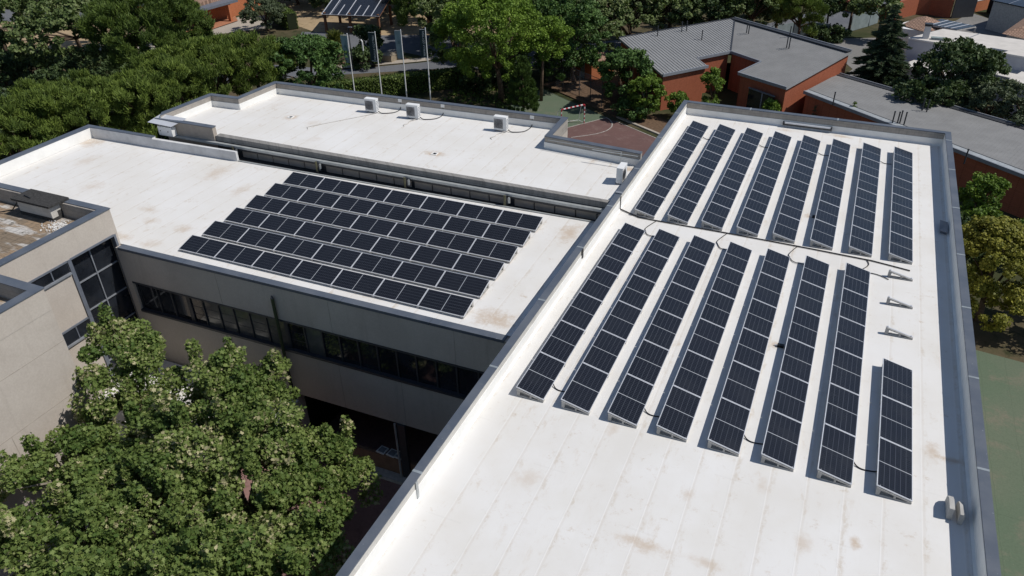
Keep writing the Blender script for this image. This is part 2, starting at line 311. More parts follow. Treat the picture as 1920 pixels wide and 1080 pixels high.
class MB:
    def __init__(s): s.v = []; s.f = []; s.mi = []; s.mats = []; s.uv = {}
    def mid(s, m):
        m = M[m] if isinstance(m, str) else m
        if m not in s.mats: s.mats.append(m)
        return s.mats.index(m)
    def face(s, pts, m, uv=None):
        b = len(s.v); s.v += [tuple(p) for p in pts]; s.f.append(tuple(range(b, b + len(pts)))); s.mi.append(s.mid(m))
        if uv: s.uv[len(s.f) - 1] = uv
        return s
    def box(s, x0, x1, y0, y1, z0, z1, m):
        return s.prism([(x0, y0), (x1, y0), (x1, y1), (x0, y1)], z0, z1, m)
    def prism(s, poly, z0, z1, m, top=None, side=None):
        # poly counter-clockwise in plan; z0/z1 may be lists
        n = len(poly); m_ = s.mid(m)
        if sum(poly[i][0] * poly[(i + 1) % n][1] - poly[(i + 1) % n][0] * poly[i][1] for i in range(n)) < 0:
            poly = poly[::-1]
            if hasattr(z0, '__len__'): z0 = z0[::-1]
            if hasattr(z1, '__len__'): z1 = z1[::-1]
        z0 = z0 if hasattr(z0, '__len__') else [z0] * n; z1 = z1 if hasattr(z1, '__len__') else [z1] * n
        b = len(s.v); s.v += [(p[0], p[1], z) for p, z in zip(poly, z0)] + [(p[0], p[1], z) for p, z in zip(poly, z1)]
        s.f.append(tuple(range(b + n - 1, b - 1, -1))); s.mi.append(m_)
        s.f.append(tuple(range(b + n, b + 2 * n))); s.mi.append(s.mid(top) if top else m_)
        for i in range(n):
            j = (i + 1) % n; s.f.append((b + i, b + j, b + n + j, b + n + i)); s.mi.append(m_)
        return s
    def beam(s, p, q, w, h, m, up=(0, 0, 1)):
        # box from p to q, section w (sideways) x h (along up), centred
        p, q, up = Vector(p), Vector(q), Vector(up); d = (q - p).normalized(); sx = d.cross(up)
        if sx.length < 1e-4: sx = d.cross(Vector((0, 1, 0)))
        sx.normalize(); uz = sx.cross(d).normalized()
        c = [(-w / 2, -h / 2), (w / 2, -h / 2), (w / 2, h / 2), (-w / 2, h / 2)]
        b = len(s.v); s.v += [tuple(p + sx * a + uz * e) for a, e in c] + [tuple(q + sx * a + uz * e) for a, e in c]; k = s.mid(m)
        for f in ((3, 2, 1, 0), (4, 5, 6, 7), (0, 1, 5, 4), (1, 2, 6, 5), (2, 3, 7, 6), (3, 0, 4, 7)): s.f.append(tuple(b + i for i in f)); s.mi.append(k)
        return s
    def tube(s, pts, r, m, n=8, caps=True):
        pts = [Vector(p) for p in pts]; r = r if hasattr(r, '__len__') else [r] * len(pts); k = s.mid(m); b = len(s.v)
        prev = None
        for i, p in enumerate(pts):
            d = (pts[min(i + 1, len(pts) - 1)] - pts[max(i - 1, 0)]).normalized()
            if prev is None: a = d.orthogonal().normalized()
            else: a = (prev - d * prev.dot(d)).normalized()
            prev = a; c = d.cross(a)
            for j in range(n): t = 2 * PI * j / n; s.v.append(tuple(p + (a * math.cos(t) + c * math.sin(t)) * r[i]))
        for i in range(len(pts) - 1):
            for j in range(n): j2 = (j + 1) % n; s.f.append((b + i * n + j, b + i * n + j2, b + (i + 1) * n + j2, b + (i + 1) * n + j)); s.mi.append(k)
        if caps:
            s.f.append(tuple(range(b + n - 1, b - 1, -1))); s.mi.append(k)
            e = b + (len(pts) - 1) * n; s.f.append(tuple(range(e, e + n))); s.mi.append(k)
        return s
    def build(s, name, parent=None, label=None, smooth=False, origin=None):
        off = Vector(parent.location) if parent is not None else Vector(origin or (0, 0, 0))
        p2 = parent
        while p2 is not None and p2.parent is not None: p2 = p2.parent; off = off + Vector(p2.location)
        me = bpy.data.meshes.new(name); me.from_pydata([tuple(Vector(v) - off) for v in s.v], [], s.f)
        for m in s.mats: me.materials.append(m)
        me.polygons.foreach_set('material_index', s.mi)
        if smooth: me.polygons.foreach_set('use_smooth', [True] * len(s.f))
        if s.uv:
            ul = me.uv_layers.new(name='UVMap')
            for fi, uv in s.uv.items():
                for li, t in zip(me.polygons[fi].loop_indices, uv): ul.data[li].uv = t
        me.update(); o = bpy.data.objects.new(name, me); COL.objects.link(o)
        if parent is not None: o.parent = parent
        elif origin is not None: o.location = origin
        if label: o['label'] = label
        return o
def copy_tree(o, parent=None):
    c = o.copy(); COL.objects.link(c)
    if parent is not None: c.parent = parent
    for ch in list(o.children): copy_tree(ch, c)
    return c
def struct(name, mb): return tag(mb.build(name), kind='structure')

# ------------------------------------------------------------------ ground, courts, roads
def sheet(name, poly, z, m): 
    if sum(poly[i][0] * poly[(i + 1) % len(poly)][1] - poly[(i + 1) % len(poly)][0] * poly[i][1] for i in range(len(poly))) < 0: poly = poly[::-1]
    return struct(name, MB().face([(x, y, z) for x, y in poly], m))
b = MB()
hole = [(-22, -16), (-1.3, -16), (-1.3, 3.2), (-22, 3.2)]
b.face([(-1500, -600, G), (1500, -600, G), (1500, 1500, G), (-1500, 1500, G)], 'ground'); struct('ground', b)
sheet('sports_court', [(-36, 40), (-8, 50.2), (13.8, 36), (13.8, 28), (30, 26), (30, -30), (13.5, -30), (13.5, 26), (-3, 30), (-36, 30)], G + 0.012, 'court_green')
sheet('sports_court_far_side', [(-26.0, 56), (-24.6, 64.2), (-14.9, 57.9), (-14.66, 57.65), (-7.9, 53.5), (-6.0, 49), (-26, 40)], G + 0.018, 'court_green')
sheet('court_goal_area', [(-14.66, 57.65), (-7.88, 53.6), (2, 47.6), (2, 36), (-30, 34.5)], G + 0.024, 'court_red')
b = MB()
def strip(b, pts, w, z, m):
    for p, q in zip(pts[:-1], pts[1:]):
        p, q = Vector((*p, 0)), Vector((*q, 0)); d = (q - p).normalized(); n_ = Vector((-d.y, d.x, 0)) * w / 2
        e = d * w * 0.3
        b.face([(p.x - n_.x - e.x, p.y - n_.y - e.y, z), (p.x + n_.x - e.x, p.y + n_.y - e.y, z), (q.x + n_.x + e.x, q.y + n_.y + e.y, z), (q.x - n_.x + e.x, q.y - n_.y + e.y, z)][::-1], m)
strip(b, [(-14.66, 57.65), (-30, 35.0)], 0.12, G + 0.032, 'court_line')
strip(b, [(-13.4, 57.0), (1.5, 48.0)], 0.10, G + 0.036, 'court_line')
struct('court_lines', b)
b = MB(); arc = [(-14.66, 57.65), (-14.25, 57.3), (-13.95, 56.9), (-13.65, 56.4), (-13.42, 55.8), (-13.32, 55.2), (-13.36, 54.6), (-13.5, 54.0), (-13.8, 53.37), (-14.3, 52.7), (-14.95, 52.06), (-16.2, 51.0)]
for i, (p, q) in enumerate(zip(arc[:-1], arc[1:])): strip(b, [p, q], 0.12, G + 0.04 + 0.0015 * (i % 2), 'court_line')
struct('court_arc_line', b)
b = MB(); b.beam((-25.2, 65.6, G + 0.06), (-13.6, 58.2, G + 0.06), 0.35, 0.14, 'soil'); b.beam((-13.6, 58.2, G + 0.06), (6, 46.4, G + 0.06), 0.3, 0.14, 'path'); struct('court_kerb', b)
sheet('planting_strip', [(-25, 66.5), (-25.0, 65.9), (-13.4, 58.5), (6, 46.8), (8, 50), (-12, 61), (-22, 70)], G + 0.016, 'soil')
sheet('terrace_paving', [(-22, 66), (-16.5, 62.4), (-15.5, 66), (-19, 69)], G + 0.02, 'soil')
# roads and paths behind the roofs
sheet('road', [(-120, 6), (-96, 30), (-62, 60.6), (-51.2, 62.2), (-43.4, 68.4), (-34, 78), (-22.2, 88), (-4.5, 104), (6.8, 124), (12, 160), (16, 160), (12, 124), (9.9, 110), (2.0, 96), (-9, 88.5), (-20, 79), (-32, 70), (-41.0, 66.2), (-50.5, 60.2), (-60, 54), (-90, 24)], G + 0.010, 'asphalt')
sheet('road_pavement', [(-53, 63.1), (-51.6, 62.4), (-43.8, 68.4), (-34.5, 77.6), (-35.5, 78.4), (-44.8, 69.6)], G + 0.10, 'path')
sheet('car_park', [(-68, 76), (-64, 69.5), (-52.4, 69.5), (-49, 72.0), (-44, 71), (-36.5, 78.4), (-46, 82), (-60, 78)], G + 0.016, 'asphalt')
sheet('dry_yard', [(-74, 80), (-66, 76.5), (-55, 78.5), (-46, 82.2), (-36, 86), (-30, 104), (-80, 112), (-86, 92)], G + 0.022, 'sand')
sheet('garden_path', [(-90, 52.5), (-84.5, 53.8), (-83, 58.2), (-80.0, 59.6), (-79.5, 70), (-74.4, 76), (-78, 84), (-83.5, 80), (-82.4, 70), (-85.5, 60.5), (-92, 58)], G + 0.02, 'path')
sheet('garden_lawn', [(-100, 50), (-92, 50.5), (-84, 54.2), (-79, 56), (-79.5, 58.6), (-83.5, 58.0), (-88, 56.2), (-98.5, 54.8), (-103, 53)], G + 0.028, 'lawn')
sheet('garden_sand', [(-130, 56), (-104, 51), (-96, 56), (-90, 60), (-92, 66), (-112, 71), (-134, 76)], G + 0.018, 'sand')
sheet('side_street', [(-140, 58), (-118, 64.6), (-104, 70), (-100, 76), (-118, 76), (-140, 70)], G + 0.03, 'asphalt')
sheet('forecourt', [(3.2, 97.6), (8.4, 84.7), (6, 74), (9.5, 73), (12.4, 82), (14, 96), (10.6, 101)], G + 0.03, 'pave_grey')
sheet('paved_yard', [(18, 100), (20.9, 114.6), (23.3, 121), (27.4, 115.1), (29, 104), (22, 96)], G + 0.03, 'pave_grey')
sheet('wide_road', [(6.2, 104), (9.9, 111), (14, 124), (30, 142), (60, 150), (60, 190), (-10, 190), (4, 124)], G + 0.014, 'asphalt')

# courtyard between the wings
b = MB(); b.prism([(-22.0, -16), (-1.2, -16), (-1.2, 9), (-22.0, 9)], G + 0.05, -10.2, 'pink_paving'); struct('courtyard_paving', b)

# ------------------------------------------------------------------ near right wing with the long panel rows
XL0, XL1, XR1, XR0, YF, YF1, YB, H = -1.05, -0.80, 13.69, 13.96, 28.80, 29.10, -15.0, 0.777
wing = thing('building_wing', 'near flat roofed wing with the long rows of solar panels on its white roof', 'building', (6.4, 7, G))
b = MB(); b.box(XL0, XR0, YB, YF1, G, -0.02, 'render'); b.build('wall', wing)
b = MB(); b.face([(XL1, YB, 0), (XR1, YB, 0), (XR1, YF, 0), (XL1, YF, 0)], 'roof_near')
b.build('roof', wing)
b = MB()
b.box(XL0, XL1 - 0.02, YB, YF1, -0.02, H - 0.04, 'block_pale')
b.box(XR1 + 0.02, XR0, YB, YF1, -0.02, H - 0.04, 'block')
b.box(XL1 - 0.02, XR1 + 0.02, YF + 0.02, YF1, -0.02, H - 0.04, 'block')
b.build('parapet', wing)
b = MB()   # welded white skirt up the lower half of the parapet, with a small cant strip
for (p, q, nx, ny, h) in (((XL1, YB), (XL1, YF), 1, 0, 0.46), ((XR1, YB), (XR1, YF), -1, 0, 0.70), ((XL1, YF), (XR1, YF), 0, -1, 0.40)):
    c = 0.07
    A = [(p[0] + nx * c, p[1] + ny * c, 0.004), (q[0] + nx * c, q[1] + ny * c, 0.004)]
    B_ = [(p[0], p[1], c), (q[0], q[1], c)]; C_ = [(p[0], p[1], h), (q[0], q[1], h)]
    D_ = [(p[0] - nx * .025, p[1] - ny * .025, h), (q[0] - nx * .025, q[1] - ny * .025, h)]
    for u, v in ((A, B_), (B_, C_), (C_, D_)): b.face([u[0], u[1], v[1], v[0]], 'upstand')
b.build('roof_skirt', wing)
b = MB()
cz0, cz1 = H - 0.04, H
b.box(XL0 - 0.03, XL1 + 0.005, YB, YF1 + 0.03, cz0, cz1, 'coping'); b.box(XR1 - 0.005, XR0 + 0.03, YB, YF1 + 0.03, cz0, cz1, 'coping')
b.box(XL1 + 0.005, XR1 - 0.005, YF - 0.005, YF1 + 0.03, cz0, cz1, 'coping')
for y in (-9.5, -5.0, 0.2, 4.6, 9.0, 13.2, 17.8, 22.4, 26.6):
    b.box(XL0 - 0.034, XL1 + 0.009, y, y + 0.09, cz0 - 0.004, cz1 + 0.006, 'coping_joint')
    b.box(XR1 - 0.009, XR0 + 0.034, y + 1.1, y + 1.19, cz0 - 0.004, cz1 + 0.006, 'coping_joint')
for x in (3.0, 8.0): b.box(x, x + 0.08, YF - 0.009, YF1 + 0.034, cz0 - 0.004, cz1 + 0.006, 'coping_joint')
b.build('coping', wing)
b = MB(); b.box(XL1 + 0.002, XL1 + 0.028, -5.32, -5.22, 0.08, H - 0.045, 'galv'); b.box(XL1 + 0.002, XL1 + 0.03, 8.9, 9.06, 0.3, H - 0.045, 'black'); b.build('joint_cover', wing)
b = MB(); b.box(XL0 - 0.05, XL1 + 0.02, 14.75, 17.0, H + 0.001, H + 0.03, 'coping'); b.box(XL0 - 0.06, XL1 + 0.03, 14.62, 14.80, H - 0.02, H + 0.06, 'frame_light'); b.build('coping_cover', wing)

# ------------------------------------------------------------------ left wing with the compact panel block
ZA = -0.54
def yrear(x): return 13.72 + (x + 2.05) * 0.0217
def yfront(x): return 3.66 + (x + 2.1) * 0.0135
wingA = thing('building_wing', 'left wing whose white roof carries the compact block of six panel rows', 'building', (-17, 8, G))
yw = lambda x: yfront(x) - 0.32       # face of the front wall
def wallbox(b, x0, x1, z0, z1, d0, d1, m):   # follows the front wall line; d: depth behind the wall face
    b.prism([(x0, yw(x0) + d0), (x1, yw(x1) + d0), (x1, yw(x1) + d1), (x0, yw(x0) + d1)], z0, z1, m)
b = MB()
xa0, xa1 = -21.98, -1.06
zt, zs, zs2, zo = -2.38, -4.12, -4.14, -6.66
wallbox(b, xa0, xa1, zt, ZA - 0.05, 0, 0.5, 'render')                    # upper band
wallbox(b, xa0, xa1, zo, zs, 0, 0.5, 'render')                          # middle band
wallbox(b, xa0, -12.9, G, zo, 0, 0.5, 'render')                         # solid part left of the porch
wallbox(b, -21.98, -21.6, zs, zt, 0, 0.5, 'render')
b.prism([(-34.75, 2.9), (-22.02, 3.45), (-22.02, 13.3), (-34.75, 13.05)], G, ZA - 0.05, 'render')
b.prism([(-22.0, yw(-22) + 5.0), (xa1, yw(xa1) + 5.0), (xa1, 13.9), (-22.0, 13.5)], G, ZA - 0.05, 'render')
b.build('wall', wingA)
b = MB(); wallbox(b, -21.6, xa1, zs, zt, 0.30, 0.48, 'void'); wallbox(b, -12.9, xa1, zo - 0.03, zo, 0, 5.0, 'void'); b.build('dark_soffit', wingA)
for x, za_, zb_ in ((-16.1, zt + .01, ZA - .06), (-10.1, zt + .01, ZA - .06), (-4.15, zt + .01, ZA - .06), (-16.1, zo + .01, zs - .02), (-10.1, zo + .01, zs - .02), (-6.9, zo + .01, zs - .02)):
    b = MB(); wallbox(b, x, x + 0.02, za_, zb_, -0.006, 0.01, 'joint'); b.build('wall_joint', wingA)
b = MB(); b.face([(-34.5, 2.9, ZA), (-22.0, yfront(-22), ZA), (-1.06, yfront(-1.06), ZA), (-1.06, yrear(-1.06), ZA), (-23.4, yrear(-23.4), ZA), (-34.5, 12.85, ZA)], 'roof_left'); b.build('roof', wingA)
b = MB()
for x0, x1 in ((-21.8, -17.9), (-17.88, -13.9), (-13.88, -9.4), (-9.38, -5.2), (-5.18, -1.95)):
    b.prism([(x0, yfront(x0) - 0.36), (x1, yfront(x1) - 0.36), (x1, yfront(x1) - 0.005), (x0, yfront(x0) - 0.005)], ZA - 0.12, ZA + 0.015, 'coping')
b.build('coping', wingA); b = MB(); b.prism([(-34.98, 2.9), (-34.50, 2.9), (-34.50, 13.2), (-34.98, 13.2)], 0.12, 0.16, 'coping')
b.build('coping', wingA); b = MB(); b.prism([(-34.50, 12.88), (-29.5, 13.0), (-29.5, 13.28), (-34.50, 13.2)], 0.12, 0.16, 'coping')
b.build('coping', wingA)
# window band: reveal, mullions, panes
b = MB()
wallbox(b, -21.6, -1.07, zt - 0.10, zt, -0.02, 0.28, 'dark_metal'); wallbox(b, -21.6, -1.07, zs, zs + 0.12, -0.05, 0.28, 'dark_metal')
band = b.build('window_band', wingA)
mull = [-21.55, -20.3, -19.4, -18.35, -17.5, -16.57, -15.69, -14.78, -13.83, -12.72, -11.75, -10.82, -9.9, -8.95, -8.0, -7.04, -6.1, -5.15, -4.2, -3.2, -2.2]
b = MB()
for i, x in enumerate(mull):
    w = 0.22 if i in (3, 9) else 0.07
    b = MB(); wallbox(b, x - w / 2, x + w / 2, zs + 0.12, zt - 0.10, 0.10, 0.20, 'dark_metal'); b.build('mullion', band)
for i, (x0, x1) in enumerate(zip(mull, mull[1:] + [-1.08])):
    b = MB(); wallbox(b, x0 + 0.04, x1 - 0.04, zs + 0.12, zt - 0.10, 0.16, 0.20, 'glass_blind' if 4 <= i <= 10 and i not in (9,) else 'glass')
    if 3 <= i <= 9:
        for k in (0.33, 0.62): wallbox(b, x0 + 0.04, x1 - 0.04, zs + 0.12 + 1.5 * k, zs + 0.14 + 1.5 * k, 0.15, 0.17, 'dark_metal')
    b.build('pane', band)
# porch opening below: back wall, floor slab, parapet wall, post
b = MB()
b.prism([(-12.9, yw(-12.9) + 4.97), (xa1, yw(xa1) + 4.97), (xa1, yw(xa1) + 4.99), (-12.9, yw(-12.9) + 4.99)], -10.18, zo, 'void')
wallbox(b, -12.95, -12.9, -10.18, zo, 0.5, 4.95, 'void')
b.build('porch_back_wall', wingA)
b = MB(); wallbox(b, -12.88, -1.08, -10.19, -9.10, 0.02, 0.20, plain('brown_render', (0.20, 0.125, 0.085), 0.9)); b.build('porch_low_wall', wingA)
b = MB(); wallbox(b, -12.88, -1.08, -10.19, -10.0, -0.45, 0.0, 'concrete'); b.build('kerb', wingA)
b = MB(); wallbox(b, -7.35, -6.95, -10.19, zo - 0.005, -0.10, 0.01, 'dark_metal'); b.tube([(-7.42, yw(-7.4) - 0.14, -10.0), (-7.42, yw(-7.4) - 0.14, zo + 0.05)], 0.05, 'galv'); b.build('porch_post', wingA)
b = MB(); b.tube([(-12.95, yw(-12.9) - 0.12, -1.2), (-12.97, yw(-12.9) - 0.12, -6.6)], 0.075, plain('mossy_pipe', (0.055, 0.065, 0.03), 0.8)); b.tube([(-12.95, yw(-12.9) - 0.12, -1.2), (-12.95, yw(-12.9) - 0.12, -1.05)], [0.075, 0.01], 'dark_metal'); b.build('downpipe', wingA)
# left and rear parapets
b = MB()
b.prism([(-34.95, 2.9), (-34.52, 2.9), (-34.52, 13.15), (-34.95, 13.15)], ZA - 0.06, 0.12, 'upstand')
b.prism([(-34.52, 12.87), (-29.5, 13.0), (-29.5, 13.26), (-34.52, 13.15)], ZA - 0.06, 0.12, 'upstand_shaded')
b.prism([(-29.5, 13.0), (-23.4, 13.26), (-23.4, 13.42), (-29.5, 13.22)], ZA - 0.06, 0.04, 'upstand_shaded')
b.build('parapet', wingA)
b = MB()
b.prism([(-23.38, yrear(-23.38) + 0.02), (-1.08, yrear(-1.08) + 0.02), (-1.08, yrear(-1.08) + 0.10), (-23.38, yrear(-23.38) + 0.10)], ZA - 0.4, ZA + 0.05, 'galv')
b.prism([(-29.4, 13.5), (-1.08, 13.86), (-1.08, 14.5), (-29.4, 14.3)], ZA - 0.45, ZA - 0.10, 'gravel_dark')
b.build('roof_gutter', wingA)

# ------------------------------------------------------------------ rear wing, a step higher
ZD, HD = 0.42, 1.15
inner = [(-29.62, 14.12), (-1.06, 14.22), (-1.06, 18.92), (-6.68, 19.42), (-6.78, 22.32), (-26.95, 21.72), (-27.18, 18.25), (-29.32, 18.15)]
wingD = thing('building_wing', 'rear wing with bare white roof and three air conditioners in a line', 'building', (-15, 18, G))
outer = [(-29.9, 14.55), (-1.06, 14.55), (-1.06, 19.22), (-6.38, 19.70), (-6.48, 22.62), (-27.25, 22.02), (-27.45, 18.55), (-29.62, 18.45)]
b = MB(); b.prism(outer, G, ZD - 0.03, 'render'); b.build('wall', wingD)
b = MB(); b.face([(x, y, ZD) for x, y in inner], 'roof_rear'); b.build('roof', wingD)
par = MB(); sk = MB(); cop = MB()
idx = list(range(1, 8)) + [0]
for i in range(2, 8):
    j = (i + 1) % 8
    p, q, po, qo = inner[i], inner[j], outer[i], outer[j]
    par.prism([p, q, qo, po], ZD - 0.04, HD - 0.04, 'block')
    k = 0.004; P_, Q_ = Vector((*p, 0)), Vector((*q, 0)); d = (Q_ - P_).normalized(); nn = Vector((-d.y, d.x, 0)) * 0.03
    sk.prism([(p[0], p[1]), (q[0], q[1]), (q[0] + nn.x, q[1] + nn.y), (p[0] + nn.x, p[1] + nn.y)], ZD + 0.002, ZD + 0.38, 'upstand')
    c2 = [(p[0] + nn.x * .6, p[1] + nn.y * .6), (q[0] + nn.x * .6, q[1] + nn.y * .6), (qo[0] - nn.x, qo[1] - nn.y), (po[0] - nn.x, po[1] - nn.y)]
    cop.prism(c2, HD - 0.04, HD + 0.002 * (i % 2), 'coping')
par.build('parapet', wingD); sk.build('roof_skirt', wingD); cop.build('coping', wingD)
b = MB()   # stained concrete edge and the metal gutter beam below it
b.prism([(-25.5, 14.10), (-1.08, 14.21), (-1.08, 14.5), (-25.5, 14.5)], 0.12, ZD + 0.012, 'block_dark')
b.build('roof_edge', wingD)
b = MB(); b.prism([(-29.7, 13.82), (-1.08, 13.98), (-1.08, 14.18), (-29.7, 14.02)], -0.03, 0.10, 'galv'); b.prism([(-24.2, 13.96), (-1.08, 14.08), (-1.08, 14.3), (-24.2, 14.2)], -0.20, -0.032, 'dark_metal'); b.build('gutter', wingD)
b = MB(); b.prism([(-25.6, 14.18), (-1.08, 14.30), (-1.08, 14.52), (-25.6, 14.45)], -1.0, 0.118, 'dark_metal'); b.build('clerestory_back', wingD)
posts = [-24.05, -18.15, -12.45, -6.6]
for px in posts:
    b = MB(); b.box(px - 0.09, px + 0.09, 13.78, 13.815, -0.62, 0.06, 'dark_metal'); b.box(px - 0.05, px + 0.05, 13.74, 13.78, -0.5, 0.08, plain('weathered_post', (0.16, 0.15, 0.09), 0.9)); b.box(px + 0.16, px + 0.26, 13.80, 13.86, -0.35, -0.05, 'galv')
    b.build('post', wingD)
    for k in range(5):
        x0 = px + 0.35 + k * 1.11; x1 = x0 + 1.05
        if x1 > -1.15: x1 = -1.15
        if x0 > -1.4: continue
        yy = 14.18 + (x0 + 25) * 0.005
        b = MB(); b.box(x0, x1, yy - 0.07, yy - 0.02, -0.78, -0.21, 'panel_beige'); b.build('clerestory_panel', wingD)
b = MB()
b.prism([(-29.92, 13.98), (-25.55, 14.02), (-25.55, 14.30), (-29.92, 14.28)], 0.06, 0.93, 'panel_beige'); b.prism([(-29.95, 13.93), (-25.52, 13.97), (-25.52, 14.33), (-29.95, 14.31)], 0.93, 0.97, 'coping')
b.build('stub_wall', wingD)
t = thing('electrical_box', 'white electrical cabinet under a metal sheet on the short beige wall', 'cabinet', (-29.0, 13.9, 0.1))
b = MB(); b.box(-29.5, -28.4, 13.60, 13.95, 0.12, 0.66, 'white_metal'); b.build('cabinet_body', t)
b = MB(); b.box(-29.35, -29.3, 13.585, 13.60, 0.36, 0.42, 'black'); b.box(-28.75, -28.7, 13.585, 13.60, 0.36, 0.42, 'black'); b.build('lock', t)
b = MB(); b.face([(-30.1, 13.5, 0.86), (-28.25, 13.5, 0.80), (-27.9, 14.5, 1.03), (-29.95, 14.5, 1.06)], 'alu'); b.face([(-30.1, 13.5, 0.85), (-28.25, 13.5, 0.79), (-27.9, 14.5, 1.02), (-29.95, 14.5, 1.05)][::-1], 'alu'); b.build('cover_sheet', t)
b = MB(); b.box(-3.6, -1.1, 18.5, 18.55, ZD + .72, ZD + .74, 'galv'); b.tube([(-2.1, 18.85, ZD + .02), (-2.1, 18.83, ZD + .6), (-2.1, 18.9, ZD + .68), (-2.7, 18.93, ZD + .64), (-6.4, 19.25, ZD + .6)], 0.02, 'galv'); tag(b.build('conduit'), 'thin grey conduit along the parapet beside the lone air conditioner', 'conduit')
# neighbouring lower roof seen behind the notch
b = MB()
b.prism([(-6.3, 19.4), (-1.06, 18.95 + .30), (-1.06, 20.6), (-6.3, 21.1)], G, 0.15, 'render'); b.prism([(-6.28, 20.95), (-1.06, 20.5), (-1.06, 20.75), (-6.28, 21.2)], 0.15, 0.22, 'coping')
b.build('lean_to', wingD)

# ------------------------------------------------------------------ tower wing at the left
tw = thing('building_wing', 'beige stair tower wing with dark glass curtain wall and a dirty grey roof', 'building', (-27, -5, G))
b = MB(); ZT = 1.32
XB = -18.83; YBk = -2.63
b.prism([(-45, -16), (-22.0, -16), (-22.0, -2.66), (-22.0, 0.62), (-22.45, 0.62), (-22.45, 3.28), (-22.0, 3.28), (-22.0, 3.42), (-45, 3.0)], G, 0.5, 'render')
b.box(-21.98, XB, -16, YBk, G, 0.5, 'render')
b.build('wall', tw)
b = MB()
b.prism([(-22.42, 0.02), (-22.0, 0.02), (-22.0, 3.42), (-22.42, 3.42)], 0.5, ZT - 0.04, 'block'); b.prism([(-22.002, -2.64), (-21.985, -2.64), (-21.985, 3.425), (-22.002, 3.425)], 0.04, ZT - 0.04, 'render')
b.prism([(-22.42, -2.6), (-22.01, -2.6), (-22.01, 0.02), (-22.42, 0.02)], 0.5, ZT - 0.04, 'block')
b.prism([(-45, 3.0), (-22.42, 3.0), (-22.42, 3.42), (-45, 3.42)], 0.5, ZT - 0.04, 'block')
b.prism([(-22.0, -3.0), (XB, -3.0), (XB, YBk), (-22.0, YBk)], 0.5, ZT - 0.04, 'block')
b.prism([(XB - 0.38, -16), (XB, -16), (XB, -3.0), (XB - 0.38, -3.0)], 0.5, ZT - 0.04, 'block')
b.box(XB, XB + 0.012, -16, YBk, 0.3, ZT - 0.04, 'render')
b.build('parapet', tw)
b = MB()
b.prism([(-22.40, -2.6), (-21.95, -2.6), (-21.95, 3.46), (-22.40, 3.46)], ZT - 0.04, ZT, 'coping')
b.prism([(-45, 3.08), (-22.40, 3.08), (-22.40, 3.46), (-45, 3.46)], ZT - 0.04, ZT + .002, 'coping')
b.prism([(-21.94, -3.02), (XB + .04, -3.02), (XB + .04, YBk + .04), (-21.94, YBk + .04)], ZT - 0.04, ZT + .002, 'coping')
b.prism([(XB - 0.40, -16), (XB + 0.04, -16), (XB + 0.04, -3.02), (XB - 0.40, -3.02)], ZT - 0.04, ZT, 'coping')
b.build('coping', tw)
b = MB(); b.face([(-45, -16, 0.56), (-22.42, -16, 0.56), (-22.42, 3.0, 0.56), (-45, 3.0, 0.56)], 'weathered'); b.face([(-22.0, -16, 0.54), (XB - .38, -16, 0.54), (XB - .38, -3.0, 0.54), (-22.0, -3.0, 0.54)], 'weathered'); b.build('roof', tw)
for z in (-1.2, -3.6): b = MB(); b.box(XB, XB + 0.006, -16, YBk - .02, z, z + 0.02, 'joint'); b.build('wall_joint', tw)
b = MB(); b.box(XB, XB + 0.006, -6.0, -5.98, -12, -3.62, 'joint'); b.build('wall_joint', tw)
# curtain wall
b = MB(); b.box(-22.40, -22.36, 0.75, 3.25, -10, 0.02, 'glass'); cw = b.build('curtain_glass', tw)
b = MB()
b.box(-22.2, -21.93, 0.60, 0.78, -10, 0.04, 'frame_grey'); b.box(-22.2, -21.97, 3.18, 3.30, -10, 0.04, 'frame_grey'); b.box(-22.2, -21.94, 0.78, 3.18, -0.02, 0.07, 'frame_grey')
b.box(-22.35, -22.28, 1.96, 2.01, -10, -0.02, 'frame_light')
for z in (-1.48, -2.98, -4.48, -5.98, -7.48): b.box(-22.35, -22.29, 0.78, 1.96, z, z + 0.055, 'frame_light'); b.box(-22.35, -22.29, 2.01, 3.18, z, z + 0.055, 'frame_light')
b.build('curtain_frame', cw)
for (y0, y1, z0, z1, ms) in ((-2.6, 0.58, -0.58, 0.03, (-1.55, -1.35, -0.30)), (-0.88, 0.58, -3.76, -2.98, (-0.16,))):
    b = MB(); b.box(-21.995, -21.93, y0, y1, z1 - 0.06, z1 + 0.02, 'frame_grey'); b.box(-21.995, -21.90, y0, y1, z0 - 0.04, z0 + 0.05, 'frame_light'); 
    wf = b.build('window', tw)
    b = MB()
    for y in (y0,) + ms: b.box(-21.995, -21.95, y, y + 0.05, z0 + 0.05, z1 - 0.06, 'frame_grey')
    b.build('mullion', wf)
    b = MB(); b.box(-21.998, -21.98, y0 + .02, y1 - .01, z0 + 0.05, z1 - 0.06, 'glass'); b.build('pane', wf)
# white canopy roof in the courtyard corner
t = thing('canopy', 'low white canopy roof in the courtyard corner behind the big tree', 'canopy', (-17.5, 1.0, -10.2))
b = MB(); b.prism([(-21.9, -2.3), (-12.75, -1.6), (-12.75, 3.1), (-21.9, 3.0)], -7.25, -7.0, 'concrete_pale', top='roof_left'); b.build('slab', t)
for x, y in ((-13.0, -1.3), (-13.0, 2.9), (-17.5, -1.6), (-21.4, -2.0)): b = MB(); b.box(x - .1, x + .1, y - .1, y + .1, -10.2, -7.25, 'concrete'); b.build('post', t)
